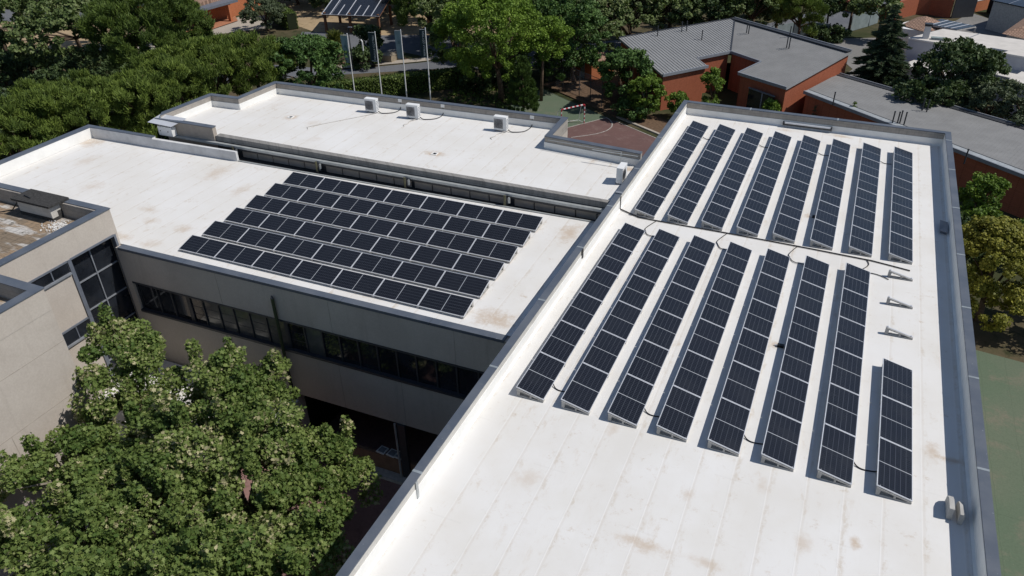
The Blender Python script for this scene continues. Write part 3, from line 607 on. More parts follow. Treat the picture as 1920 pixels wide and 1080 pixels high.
# block housing on the tower roof
t = thing('roof_housing', 'low block built vent housing with dark slab lid on the dirty tower roof', 'vent housing', (-25.8, 2.7, 0.56))
b = MB(); b.box(-26.9, -24.72, 2.42, 2.98, 0.56, 1.34, 'block_pale'); b.build('block_wall', t)
b = MB(); b.box(-26.92, -24.70, 2.40, 2.418, 0.56, 0.74, 'gravel_dark'); b.box(-24.718, -24.70, 2.42, 2.96, 0.56, 0.72, 'gravel_dark'); b.box(-24.716, -24.70, 2.75, 2.97, 0.72, 0.98, 'gravel_dark'); b.build('bitumen_skirt', t)
b = MB(); b.box(-27.05, -24.5, 2.26, 3.38, 1.34, 1.44, 'gravel_dark'); b.build('lid', t)
b = MB()
for k in range(170):
    x = -24.5 + random.gauss(.45, .42); y = 2.15 + random.gauss(0, .26); s_ = random.uniform(.015, .065)
    if x > -22.6 or y > 2.9: continue
    b.prism([(x - s_, y), (x, y - s_ * .6), (x + s_ * .9, y + s_ * .2), (x + .1 * s_, y + s_ * .8)], 0.565, 0.58 + random.uniform(.01, .06), 'upstand')
tag(b.build('plaster_rubble'), 'white crumbled plaster scattered beside the block vent housing', 'rubble', kind='stuff')
b = MB(); b.tube([(-29.5, 1.6, .62), (-28.2, 1.9, .60), (-27.3, 2.3, .75), (-26.95, 2.5, 1.2), (-26.6, 2.7, 1.47), (-26.1, 2.6, 1.46)], 0.03, 'cable'); tag(b.build('hose'), 'thin dark hose curling onto the block vent housing lid', 'hose')

# ------------------------------------------------------------------ solar panels
L, WX, HX, H0 = 2.115, 0.990, 0.2454, 0.12
tilt = math.atan2(HX, WX); WP = math.hypot(WX, HX)
def panel_mesh(parent, i):
    # module i of a row: long side along y; high edge at x = 0, low edge at x = WX
    y0, y1 = i * L + 0.012, (i + 1) * L - 0.012
    def P(s_, y, up=0.0):      # s_ distance from the high edge down the slope
        return (s_ * math.cos(tilt) + up * math.sin(tilt), y, H0 + HX - s_ * math.sin(tilt) + up * math.cos(tilt))
    fr = 0.020; b = MB(); o = [P(0, y0), P(WP, y0), P(WP, y1), P(0, y1)]; n_ = [P(fr, y0 + fr), P(WP - fr, y0 + fr), P(WP - fr, y1 - fr), P(fr, y1 - fr)]
    lo = [P(0, y0, -.035), P(WP, y0, -.035), P(WP, y1, -.035), P(0, y1, -.035)]
    for k in range(4): j = (k + 1) % 4; b.face([o[k], o[j], n_[j], n_[k]], 'alu'); b.face([lo[k], lo[j], o[j], o[k]], 'alu')
    b.face(lo[::-1], 'upstand')
    f = b.build('solar_panel', parent)
    g = MB(); e = 0.002
    q = [P(fr, y0 + fr, -e), P(WP - fr, y0 + fr, -e), P(WP - fr, y1 - fr, -e), P(fr, y1 - fr, -e)]
    g.face(q, 'pv', [(-.12, 6.1), (-.12, -.1), (24.12, -.1), (24.12, 6.1)])
    g.build('cell_sheet', f)
def support_mesh(parent, y, name='support', loc=None):
    # cast concrete wedge with two slots, made as a frame
    b = MB(); y0, y1 = y - 0.065, y + 0.065
    zt_ = lambda x: H0 + HX * (1 - x / WX) - 0.06
    def pr(pts):   # pts in x-z, counter-clockwise seen from -y
        b0 = len(b.v); n = len(pts); k = b.mid('concrete')
        b.v += [(x, y0, z) for x, z in pts] + [(x, y1, z) for x, z in pts]
        b.f.append(tuple(range(b0, b0 + n))); b.f.append(tuple(range(b0 + 2 * n - 1, b0 + n - 1, -1))); b.mi += [k, k]
        for i in range(n): j = (i + 1) % n; b.f.append((b0 + j, b0 + i, b0 + n + i, b0 + n + j)); b.mi.append(k)
    xs0, xs1 = 0.03, 0.98
    pr([(xs0, 0), (xs1, 0), (xs1, 0.045), (xs0, 0.045)])                              # foot
    pr([(xs0, 0.045), (0.13, 0.045), (0.15, zt_(0.15) - .05), (0.15, zt_(0.15)), (xs0, zt_(xs0))])
    pr([(0.15, zt_(.15) - .055), (0.90, zt_(.90) - .03), (0.90, zt_(.90)), (0.15, zt_(.15))])
    pr([(0.50, 0.045), (0.56, 0.045), (0.56, zt_(.56) - .042), (0.50, zt_(.50) - .045)])
    pr([(0.86, 0.045), (xs1, 0.045), (xs1, zt_(xs1)), (0.90, zt_(.90)), (0.90, zt_(.9) - .03)])
    o = b.build(name, parent)
    b = MB()
    b.beam((0.03, y, zt_(.03) + .012), (0.98, y, zt_(.98) + .012), 0.05, 0.02, 'alu')
    b.box(0.06, 0.10, y - .03, y + .03, zt_(.1) + .02, zt_(.06) + .05, 'alu'); b.box(0.90, 0.94, y - .03, y + .03, zt_(.94) + .02, zt_(.9) + .05, 'alu')
    b.build('clamp_rail', o)
    return o
def make_row(n):
    root = thing('solar_panel_row', '', 'solar panels')
    for i in range(n): panel_mesh(root, i)
    for i in range(n + 1):
        y = i * L + (0.055 if i == 0 else -0.10 if i == n else 0); support_mesh(root, y)
    return root
ordn = ['first', 'second', 'third', 'fourth', 'fifth', 'sixth', 'seventh', 'eighth']
row6 = make_row(6); row3 = make_row(3); row7 = make_row(7)
DX = 1.5978
for i in range(7):
    o = row6 if i == 0 else copy_tree(row6)
    o.location = (i * DX, 0, 0.004); o['group'] = 'long panel rows in the near half of the right roof'
    o['label'] = ('%s long panel row from the left in the near half of the right roof' % ordn[i]) if i else 'leftmost long panel row in the near half, closest to the dark left coping'
row3.location = (7 * DX, 0, 0.004); tag(row3, 'short row of only three panels below the bare concrete wedges', 'solar panels', 'long panel rows in the near half of the right roof')
for i in range(8):
    o = copy_tree(row6); o.location = (0.0171 + i * DX, 14.187, 0.004); o['group'] = 'long panel rows in the far half of the right roof'
    o['label'] = ('%s panel row from the left in the far half, beyond the long black cable' % ordn[i]) if i < 7 else 'rightmost panel row in the far half, beside the shaded right parapet'
for i in range(6):
    o = row7 if i == 0 else copy_tree(row7)
    la = 0.0075; k = 5 - i
    # local +y runs along the row: rotate so that local y -> -X world, local x (down the slope) -> -Y world
    o.rotation_euler = (0, 0, la - PI / 2)
    # high edge sits at b = k*1.5475 + WX ; row starts at a = -7L
    a, bb = -7 * L, k * 1.5475 + WX; ca, sa = math.cos(la), math.sin(la)
    o.location = (-4.0128 + a * ca - bb * sa, 3.9945 + a * sa + bb * ca, -0.5374 + 0.004)
    o['group'] = 'seven panel rows packed on the left roof'
    o['label'] = ['farthest row of the compact panel block, next to the clerestory', 'second row from the back in the compact panel block on the left roof', 'third row from the back in the compact panel block on the left roof',
                  'third row from the front in the compact panel block on the left roof', 'second row from the front in the compact panel block on the left roof', 'nearest row of the compact panel block, along the front edge coping'][i]
sup = None
for k, (x, y) in enumerate(((11.25, 12.80), (11.25, 10.62), (11.25, 8.47))):
    if sup is None:
        r0 = thing('panel_support', 'bare concrete wedge support nearest the black cable', 'concrete support', (0, 0, 0), 0, 'bare concrete wedge supports')
        s_ = support_mesh(r0, 0.0, 'wedge'); sup = r0; o = r0
    else: o = copy_tree(sup); o['label'] = ['', 'middle one of the three bare concrete wedge supports', 'bare concrete wedge support closest to the short three panel row'][k]
    o.location = (x - 0.03, y, 0.004)

# cables and small things on the near roof
def cable(pts, r, label, name='cable', m='cable', cat='cable', group=None):
    P_ = [Vector(p) for p in pts]; out = []
    for i in range(len(P_) - 1):
        p0, p1, p2, p3 = P_[max(i - 1, 0)], P_[i], P_[i + 1], P_[min(i + 2, len(P_) - 1)]
        for s_ in range(6):
            t_ = s_ / 6; out.append(0.5 * ((2 * p1) + (p2 - p0) * t_ + (2 * p0 - 5 * p1 + 4 * p2 - p3) * t_ ** 2 + (3 * p1 - p0 - 3 * p2 + p3) * t_ ** 3))
    out.append(P_[-1]); b = MB(); b.tube(out, r, m, 6)
    return tag(b.build(name, smooth=True), label, cat, group)
b = MB(); pts = [(-0.79, 14.55, 0.70), (-0.77, 14.5, 0.05), (0.3, 14.0, 0.035), (2.3, 13.98, 0.035), (4.3, 14.0, 0.035), (6.2, 13.97, 0.035), (8.2, 13.92, 0.035), (9.8, 13.85, 0.035), (10.6, 13.82, 0.035), (11.2, 13.72, 0.03), (12.1, 13.55, 0.03)]
b.tube(pts, 0.018, 'cable', 6); b.tube([(p[0], p[1] + 0.045, p[2]) for p in pts], 0.017, 'cable', 6)
tag(b.build('cable_run'), 'long black cable run crossing the right roof between the two panel arrays', 'cable')
for i, (x, k) in enumerate(((1.0, 1), (4.3, 3), (7.4, 5), (10.5, 7))):
    if i < 3:
        xe = (2 * i + 1) * DX
        cable([(x + 0.15, 13.95, .03), (x + 0.02, 13.6, .03), (x - .12, 13.1, .03), (x - .05, 12.85, .03), (x + .15, 12.5, .04), (xe + .05, 12.4, .06)], 0.018, 'thin black cable dropping from the cable run to near panel row %s' % ('two', 'four', 'six')[i])
    else:
        cable([(10.4, 13.85, .03), (10.5, 13.5, .03), (10.38, 13.15, .03), (10.1, 12.72, .04)], 0.018, 'short black cable curling down to the seventh near panel row')
        cable([(10.35, 12.72, .03), (10.7, 12.76, .03), (11.0, 12.68, .03), (11.3, 12.5, .03)], 0.018, 'black cable end lying against the first bare concrete wedge')
for i, (k, y) in enumerate(((0, 0.95), (2, 0.95), (4, 0.95), (6, 1.05))):
    x0 = k * DX + WX - 0.02; x1 = (k + 1) * DX + 0.02
    cable([(x0, y, .08), (x0 + .12, y - .12, .03), (x0 + .3, y - .18, .02), (x1 - .05, y - .14, .02), (x1 + .1, y - .1, .06)], 0.02, 'black cable loop between near ends of the ' + ('first and second', 'third and fourth', 'fifth and sixth', 'seventh and the short')[i] + ' panel rows')
for i, k in enumerate((0, 2, 4, 6)):
    x0 = 0.0171 + k * DX + WX - 0.02; y = 14.187 + 5 * L + .4
    cable([(x0, y, .08), (x0 + .25, y - .12, .025), (x0 + .6, y - .1, .025)], 0.018, 'black cable loop between far ends of the ' + ('first and second', 'third and fourth', 'fifth and sixth', 'seventh and eighth')[i] + ' far rows')
for x, y, lab in ((7.72, 6.15, 'small black drain spout under the fifth near panel row by a rust spot'), (7.88, 17.15, 'small black drain spout under the far panel rows by a rust spot')):
    b = MB(); b.box(x - 0.02, x + 0.22, y - .07, y + .07, 0.005, 0.10, 'black'); b.box(x - .12, x - .02, y - .02, y + .02, 0.03, 0.06, 'alu'); tag(b.build('drain_box'), lab, 'drain', 'black drain boxes')
t = thing('light_tube', 'long metal light fitting fixed to the far parapet behind the panels', 'light fitting', (6.44, 28.7, .3))
b = MB(); b.box(5.1, 7.8, 28.66, 28.76, 0.13, 0.26, 'dark_metal'); b.build('housing', t)
b = MB(); b.tube([(5.16, 28.66, 0.29), (7.74, 28.66, 0.29)], 0.055, 'alu', 10); b.build('tube', t)
for x in (5.08, 7.80): b = MB(); b.box(x - .03, x + .03, 28.60, 28.77, 0.12, 0.36, 'dark_metal'); b.build('end_cap', t)
# cowls near the right parapet
t = thing('vent_cowl', 'pair of curved grey metal vent cowls standing on the roof by the right parapet', 'roof vent', (13.2, 0.2, 0))
for x0, w, y0, h in ((13.03, .13, -.18, .42), (13.30, .12, -.26, .38)):
    b = MB(); prof = [(-.02, 0.02), (0, h * .97), (.03, h), (.40, h * .96), (.58, h * .78), (.66, h * .5), (.68, 0.02)]
    n = len(prof); b0 = len(b.v); k = b.mid(plain('weathered_grey_metal', (0.42, 0.41, 0.385), 0.6))
    b.v += [(x0, y0 + u, v) for u, v in prof] + [(x0 + w, y0 + u, v) for u, v in prof]
    b.f.append(tuple(range(b0, b0 + n))); b.f.append(tuple(range(b0 + 2 * n - 1, b0 + n - 1, -1))); b.mi += [k, k]
    for i in range(n): j = (i + 1) % n; b.f.append((b0 + j, b0 + i, b0 + n + i, b0 + n + j)); b.mi.append(k)
    b.build('cowl', t)
t = thing('roof_vent', 'small dark metal vent in the shade of the right parapet', 'roof vent', (13.45, 18.0, 0))
b = MB(); b.prism([(13.33, 17.7), (13.58, 17.6), (13.62, 18.5), (13.38, 18.5)], 0, 0.14, 'frame_grey'); b.build('vent_body', t)
b = MB(); b.prism([(13.28, 17.6), (13.62, 17.5), (13.65, 18.6), (13.32, 18.6)], [.15, .14, .14, .20], [.17, .16, .16, .22], 'frame_light'); b.build('vent_hood', t)

# air conditioners
def ac(loc, rz, label):
    t = thing('air_conditioner', label, 'air conditioner', loc, rz, 'outdoor air conditioner units on the rear roof')
    def add(b, name, par=t):
        me = b.build(name); me.parent = par; return me
    b = MB(); b.box(-.40, .40, -.16, .16, .08, .88, 'white_metal'); body = add(b, 'casing')
    b = MB(); b.box(-.41, .41, -.17, .17, .88, .90, 'white_metal'); add(b, 'lid')
    b = MB(); k = 28; cx, cz, r0 = -.10, .48, .285
    b.prism([(-.385, -.166), (.185, -.166), (.185, -.162), (-.385, -.162)], .19, .77, plain('grille_grey', (0.30, 0.29, 0.29), 0.6))
    for r_ in (.06, .11, .16, .21, .26):
        pts = [(cx + r_ * math.cos(a * 2 * PI / k), -.175, cz + r_ * math.sin(a * 2 * PI / k)) for a in range(k + 1)]; b.tube(pts, .007, 'dark_metal', 4, False)
    for a in range(8): b.beam((cx, -.175, cz), (cx + .27 * math.cos(a * PI / 4 + .2), -.175, cz + .27 * math.sin(a * PI / 4 + .2)), .008, .008, 'dark_metal')
    add(b, 'fan_grille')
    b = MB(); 
    for i in range(7): b.box(.402, .410, -.13, .13, .18 + i * .09, .21 + i * .09, 'frame_grey')
    add(b, 'side_louvre')
    for x in (-.3, .3): b = MB(); b.box(x - .05, x + .05, -.2, .2, 0, .08, 'frame_light'); add(b, 'foot')
    return t
ac((-18.95, 20.95, ZD), R(3), 'leftmost of the three white air conditioners along the far parapet')
ac((-15.95, 20.93, ZD), R(3), 'middle one of the three white air conditioners along the far parapet')
ac((-10.05, 20.98, ZD), R(2), 'right one of the three air conditioners in a line, nearest the court')
ac((-1.43, 16.75, ZD), R(90), 'lone air conditioner turned sideways beside the dark coping of the right wing')
for (x, y), xx, lab in (((-18.5, 20.95), -20.8, 'first'), ((-15.5, 20.95), -15.6, 'second'), ((-9.6, 20.98), -9.8, 'third')):
    ye = 22.3 + (x + 10) * .0297 - .32
    cable([(x, y, ZD + .12), (x + .3, y - .05, ZD + .04), (x + .9, y + .35, ZD + .03), (x + 1.0, ye + .2, ZD + .06), (x + 1.0, ye + .28, ZD + .55)], .028, 'dark pipe from the %s air conditioner up the far parapet' % lab, 'refrigerant_pipe', 'dark_metal', 'pipe')
    b = MB(); b.box(x + .88, x + 1.12, ye + .22, ye + .27, ZD + .5, ZD + .68, 'upstand'); tag(b.build('junction_box'), 'small white junction box on the parapet above the %s air conditioner pipe' % lab, 'junction box')
    cable([(x - .1, y - .15, ZD + .08), (x - .4, y - .6, ZD + .02), (xx - .2, y - 1.0 - (2.4 if lab == 'first' else 0), ZD + .02), (xx - .35, y - 1.25 - (2.5 if lab == 'first' else 0), ZD + .02), (xx - .2, y - 1.45 - (2.5 if lab == 'first' else 0), ZD + .02)], .02, 'white drain hose lying in front of the %s air conditioner' % lab, 'drain_hose', 'concrete_pale', 'hose')
for (x, y), lab in (((-23.25, 18.3), 'left'), ((-12.05, 16.45), 'centre')):
    t = thing('roof_drain', 'square roof drain in a brown stain on the %s of the rear roof' % lab, 'drain', (x, y, ZD))
    b = MB()
    for p in ((-.17, .17, -.17, -.10), (-.17, .17, .10, .17), (-.17, -.10, -.10, .10), (.10, .17, -.10, .10)): b.box(x + p[0], x + p[1], y + p[2], y + p[3], ZD + .002, ZD + .03, 'upstand')
    b.build('rim', t); b = MB(); b.box(x - .10, x + .10, y - .10, y + .10, ZD + .003, ZD + .012, 'void'); b.build('grate', t)
for x, k in ((-8.6, 'left'), (-8.05, 'middle'), (-7.62, 'right')):
    b = MB(); y = yw(x) + .18; b.prism([(x - .26, y - .1), (x + .2, y - .14), (x + .24, y + .3), (x - .2, y + .34)], -9.095, -9.04, 'white_metal'); b.prism([(x - .18, y - .05), (x + .14, y - .08), (x + .17, y + .24), (x - .14, y + .27)], -9.04, -9.025, 'frame_light')
    tag(b.build('tray'), '%s white tray on the low porch wall in the courtyard shade' % k, 'tray', 'white trays on the low wall')

# ------------------------------------------------------------------ brick building with grey sheet roofs
def clip_line(poly, p, d):
    ts = []; n = len(poly)
    for i in range(n):
        a, c = Vector(poly[i][:2]), Vector(poly[(i + 1) % n][:2]); e = c - a; den = d.x * e.y - d.y * e.x
        if abs(den) < 1e-9: continue
        t = ((a.x - p.x) * e.y - (a.y - p.y) * e.x) / den; u = ((a.x - p.x) * d.y - (a.y - p.y) * d.x) / den
        if 0 <= u < 1: ts.append(t)
    ts.sort(); return list(zip(ts[::2], ts[1::2]))
def sheet_roof(poly3, plane, d, pitch, rw, rh, root, rm='sheet_rib'):
    # poly3: plan corners; plane: three 3-D points; ribs run along d
    A, B_, C_ = map(Vector, plane); nrm = (B_ - A).cross(C_ - A).normalized()
    zf = lambda x, y: A.z - (nrm.x * (x - A.x) + nrm.y * (y - A.y)) / nrm.z
    P2 = [(x, y) for x, y in poly3]
    b = MB(); b.prism(P2, [zf(x, y) - .22 for x, y in P2], [zf(x, y) for x, y in P2], 'sheet_rib', top='sheet'); b.build('roof', root)
    d = Vector(d).normalized(); nd = Vector((-d.y, d.x)); offs = [Vector(p).dot(nd) for p in P2]; b = MB(); o = min(offs) + pitch / 2
    while o < max(offs):
        for t0, t1 in clip_line(P2, nd * o, d):
            p, q = nd * o + d * t0, nd * o + d * t1
            b.beam((p.x, p.y, zf(*p) + rh / 2 - .002), (q.x, q.y, zf(*q) + rh / 2 - .002), rw, rh, rm)
        o += pitch
    b.build('roof_seams', root)
    cx, cy = sum(p[0] for p in P2) / len(P2), sum(p[1] for p in P2) / len(P2)
    return zf
def inset_poly(P, k):
    n = len(P); out = []
    ar = sum(P[i][0] * P[(i + 1) % n][1] - P[(i + 1) % n][0] * P[i][1] for i in range(n)); sg = 1 if ar > 0 else -1
    for i in range(n):
        a, c, e = Vector(P[i - 1]), Vector(P[i]), Vector(P[(i + 1) % n]); d1, d2 = (c - a).normalized(), (e - c).normalized()
        n1, n2 = Vector((-d1.y, d1.x)) * sg * k, Vector((-d2.y, d2.x)) * sg * k; m = (n1 + n2); den = 1 + n1.dot(n2) / (k * k)
        out.append(tuple(c + m / max(den, .3)))
    return out
br = thing('brick_building', 'red brick building with angular grey ribbed metal roofs beyond the court', 'building', (-2, 70, G))
pa, pb, pd, pc, pn2, pn1 = (-17.08, 68.96, -6.6), (-6.29, 82.71, -6.6), (-9.87, 61.51, -8.0), (-4.68, 71.68, -7.7), (-7.65, 67.81, -7.71), (-6.09, 66.35, -8.0)
pf, pe, pg, ph = (2.67, 61.76, -8.0), (7.93, 71.15, -6.29), (-2.74, 65.61, -8.18), (-0.88, 68.52, -7.62)
polyA = [p[:2] for p in (pd, pn1, pn2, pc, pb, pa)]; polyB = [p[:2] for p in (pg, pf, pe, pb, pc, ph)]
zA = sheet_roof(polyA, (pa, pb, pd), (pa[0] - pd[0], pa[1] - pd[1]), 0.40, 0.08, 0.055, br)
zB = sheet_roof(polyB, (pb, pc, pf), (pe[0] - pf[0], pe[1] - pf[1]), 0.33, 0.05, 0.02, br, 'sheet')
polyC = [(4.28, 63.07), (22.26, 48.23), (40, 34.5), (44, 45), (23.41, 59.98), (7.06, 70.54)]
zC = sheet_roof(polyC, ((4.28, 63.07, -8.6), (22.26, 48.23, -8.6), (7.06, 70.54, -8.6)), (2.78, 7.47), 0.33, 0.05, 0.02, br, 'sheet')
for P_, zf, sh in ((polyA, zA, 0), (polyB, zB, 0), (polyC, zC, 0)):
    q = inset_poly(P_, 0.22); b = MB(); b.prism(q, G, [zf(*p) - .22 for p in q], 'brick' if P_ is not polyB else 'brick'); b.build('wall', br)
b = MB()
for p, q in ((pb, pe), ((7.06, 70.54, -8.6), (23.41, 59.98, -8.6)), ((23.41, 59.98, -8.6), (44, 45, -8.6))):
    p, q = Vector(p), Vector(q); d = (q - p).normalized(); n_ = Vector((-d.y, d.x, 0)) * -1
    n_ = n_ if n_.y < 0 else -n_
    o1 = n_ * 0.45 + Vector((0, 0, .03)); b.beam(p + o1 + Vector((0, 0, .0)), q + o1, 0.5, 0.10, 'dark_metal'); b.beam(p + n_ * .08 + Vector((0, 0, .12)), q + n_ * .08 + Vector((0, 0, .12)), 0.12, 0.10, 'frame_light')
for p, q in ((pb, pc), (pa, pb)):
    b.beam(Vector(p) + Vector((0, 0, .05)), Vector(q) + Vector((0, 0, .05)), 0.16, 0.09, 'dark_metal')
b.build('ridge_gutter', br)
b = MB()
for p, q in ((pg, pf), ((4.28, 63.07, -8.6), (22.26, 48.23, -8.6)), ((22.26, 48.23, -8.6), (40, 34.5, -8.6)), (pd, pn1), (pn2, pc), (pc, ph), (ph, pg)):
    p, q = Vector(p), Vector(q); b.beam(p + Vector((0, 0, -.03)), q + Vector((0, 0, -.03)), 0.14, 0.3, 'frame_light')
p, q, q2 = Vector((4.28, 63.07, -8.56)), Vector((22.26, 48.23, -8.56)), Vector((40, 34.5, -8.56))
for u_, v_ in ((p, q), (q, q2)): b.beam(u_ + Vector((.22, .27, .03)), v_ + Vector((.22, .27, .03)), 0.62, 0.06, 'galv'); b.beam(u_ + Vector((.45, .55, .04)), v_ + Vector((.45, .55, .04)), 0.08, 0.07, 'dark_metal')
b.build('eaves_trim', br)
b = MB(); b.beam((-1.2, 64.25, -10.3), (1.6, 62.3, -10.3), .1, 2.2, 'glass', up=(0, 0, 1)); w_ = b.build('window', br)
b = MB(); b.beam((-1.25, 64.2, -9.15), (1.65, 62.2, -9.15), .16, .12, 'frame_grey'); b.beam((0.3, 63.15, -11.4), (0.3, 63.15, -9.2), .12, .12, 'frame_light'); b.build('frame', w_)
k = 0
for (x, y, z) in ((-13.25, 71.8, -6.77), (-11.07, 74.62, -6.77), (-10.62, 75.18, -6.77), (-8.38, 73.32, -7.17), (-3.98, 77.42, -6.95), (-3.7, 77.1, -6.93), (1.04, 75.83, -6.55), (1.17, 72.45, -6.93), (1.45, 72.2, -6.9),
                  (7.27, 60.34, -8.6), (12.62, 56.67, -8.6), (13.03, 56.67, -8.6), (13.25, 57.1, -8.6), (13.6, 56.8, -8.6), (15.13, 61.32, -8.6), (15.51, 61.06, -8.6), (18.14, 49.39, -8.6)):
    b = MB(); b.tube([(x, y, z - .1), (x, y, z + 1.15)], 0.06, 'dark_metal', 8); b.tube([(x, y, z + 1.1), (x, y, z + 1.18)], .075, 'dark_metal', 8); b.build('vent_pipe', br)

b = MB(); b.prism([(-22.8, 70.6), (-20.2, 69.0), (-18.4, 72.0), (-21.0, 73.8)], G, -9.9, 'brick_orange'); b.prism([(-22.9, 70.5), (-20.1, 68.85), (-18.25, 72.05), (-21.0, 73.95)], -9.9, -9.75, 'tiles')
t = thing('brick_hut', 'small orange brick hut with a grey door beyond the court corner', 'hut', (-20.6, 71.2, G)); b.build('wall', t)
b = MB(); b.beam((-21.9, 69.95, -11.0), (-21.3, 69.6, -11.0), .06, 1.9, 'screen'); b.build('door', t)

# ------------------------------------------------------------------ goal
t = thing('handball_goal', 'red and white striped handball goal at the edge of the red court', 'goal', (-17.2, 54.1, G))
gr, gl = Vector((-16.36, 55.3, G)), Vector((-18.05, 52.95, G)); dirn = (gl - gr).normalized(); back = Vector((dirn.y, -dirn.x, 0)); back = back if back.x < 0 else -back
def striped(b, p, q, n, w=.09):
    for i in range(n):
        a_, c_ = p + (q - p) * (i / n), p + (q - p) * ((i + 1) / n); b.beam(a_, c_, w, w, 'red_paint' if i % 2 == 0 else 'white_paint')
for p in (gr, gl): b = MB(); striped(b, p + Vector((0, 0, 2.02)), p, 9); b.build('post', t)
b = MB(); striped(b, gr + Vector((0, 0, 2.04)), gl + Vector((0, 0, 2.04)), 11, .092); b.build('crossbar', t)
b = MB()
for p in (gr, gl):
    q = p + back * 1.0; b.tube([p + Vector((0, 0, .04)), q + Vector((0, 0, .04)), q * 1 + Vector((0, 0, 1.6)) - back * .35, p + Vector((0, 0, 2.0)) + back * .1], .025, 'white_paint', 6)
b.tube([gr + back * 1.0 + Vector((0, 0, .04)), (gr + gl) / 2 + back * 1.35 + Vector((0, 0, .04)), gl + back * 1.0 + Vector((0, 0, .04))], .025, 'white_paint', 6)
b.build('net_frame', t)
# chain-link fence along the court
t = thing('chain_link_fence', 'tall dark chain link fence along the far court edge', 'fence', (-18, 62, G))
fp = [Vector((-24.6, 66.2, G)), Vector((-22.2, 64.6, G)), Vector((-19.6, 62.9, G)), Vector((-17.9, 61.8, G)), Vector((-16.2, 60.7, G))]
for p in fp: b = MB(); b.tube([p, p + Vector((0, 0, 3.0))], .05, 'dark_metal', 6); b.build('post', t)
b = MB()
for p, q in zip(fp[:-1], fp[1:]):
    for z in (.1, 3.0): b.tube([p + Vector((0, 0, z)), q + Vector((0, 0, z))], .03, 'dark_metal', 5)
    for z in np.arange(.3, 3.0, .22): b.beam(p + Vector((0, 0, z)), q + Vector((0, 0, z)), .006, .006, 'frame_grey')
    for u in np.arange(0.06, 1, .08): r_ = p + (q - p) * u; b.beam(r_ + Vector((0, 0, .1)), r_ + Vector((0, 0, 3.0)), .006, .006, 'frame_grey')
b.build('wire_mesh', t)
t = thing('court_gate_post', 'grey lamp arm fixed to the corner of the brick wall above shrubs', 'lamp', (-10.4, 60.8, G))
b = MB(); b.tube([(-11.6, 60.9, G), (-11.6, 60.9, -9.2)], .05, 'galv', 6); b.build('pole', t)
b = MB(); b.beam((-11.6, 60.9, -9.2), (-10.0, 61.3, -9.0), .12, .08, 'galv'); b.build('arm', t)

# ------------------------------------------------------------------ flags
def text_mesh(txt, size, m):
    cu = bpy.data.curves.new('lettering', 'FONT'); cu.body = txt; cu.size = size; cu.align_x = 'LEFT'; cu.extrude = 0.004
    o = bpy.data.objects.new('tmp', cu); COL.objects.link(o)
    me = bpy.data.meshes.new_from_object(o.evaluated_get(bpy.context.evaluated_depsgraph_get())); bpy.data.objects.remove(o)
    me.materials.clear(); me.materials.append(M[m]); return me
bpy.context.view_layer.update()
flags = [(-41.17, 50.06, -3.7, -3.9, 2.95, 0.85, 'pale', .75), (-37.87, 50.36, -3.3, -3.4, 2.9, 0.85, 'dark', 0.0), (-34.77, 50.42, -2.85, -2.95, 2.85, 0.72, 'pale', .3), (-31.86, 50.43, -2.42, -2.6, 2.75, 0.68, 'dark', -.1)]
for i, (x, y, zt_, zf_, fh, fw, kind, wave) in enumerate(flags):
    t = thing('flagpole', ['white flagpole with limp pale flag, farthest left of the four', 'white flagpole with dark lettered banner, second from the left', 'white flagpole with pale flag bearing a small mark, second from the right', 'white flagpole with dark lettered banner, farthest right beside the bright tree'][i], 'flagpole', (x, y, G), 0, 'flagpoles behind the rear roof')
    b = MB(); b.tube([(x, y, G), (x, y, zt_)], [.075, .045], 'white_metal', 8); b.tube([(x, y, zt_), (x, y, zt_ + .08)], [.06, .02], 'alu', 8); b.build('pole', t)
    b = MB(); b.beam((x, y, zf_ + .05), (x - fw, y, zf_ + .0), .03, .03, 'white_metal')
    if kind == 'dark': b.beam((x, y, zf_ - fh - .02), (x - fw * .9, y, zf_ - fh - .06), .03, .05, 'white_metal')
    b.build('flag_arm', t)
    b = MB(); nx, nz = 8, 18
    def fp_(u, v):
        sag = wave * v * (u ** .8) * .45
        return (x - .05 - fw * u * (1 - .35 * abs(wave) * v), y - .10 * math.sin(u * 7 + v * 3) * (.3 + v) * (abs(wave) + .08), zf_ - fh * v - .06 * u + sag * .5)
    for a in range(nx):
        for c in range(nz): b.face([fp_(a / nx, c / nz), fp_(a / nx, (c + 1) / nz), fp_((a + 1) / nx, (c + 1) / nz), fp_((a + 1) / nx, c / nz)], 'flag_' + kind)
    fl = b.build('flag', t, smooth=True)
    if kind == 'dark':
        me = text_mesh('TERRILLA COTTON', .29, 'flag_text'); o = bpy.data.objects.new('lettering', me); COL.objects.link(o); o.parent = fl
        # reads from the bottom up, faces the courtyard
        o.matrix_basis = Matrix(((0, -1, 0, -.13), (0, 0, -1, -.13), (1, 0, 0, zf_ - fh + .10 - G), (0, 0, 0, 1)))
    else:
        b = MB()
        for k in range(5): b.box(x - fw * .62, x - fw * .2, y - .10, y - .095, zf_ - 1.0 - k * .07, zf_ - .97 - k * .07, 'flag_mark')
        b.build('printed_mark', fl)
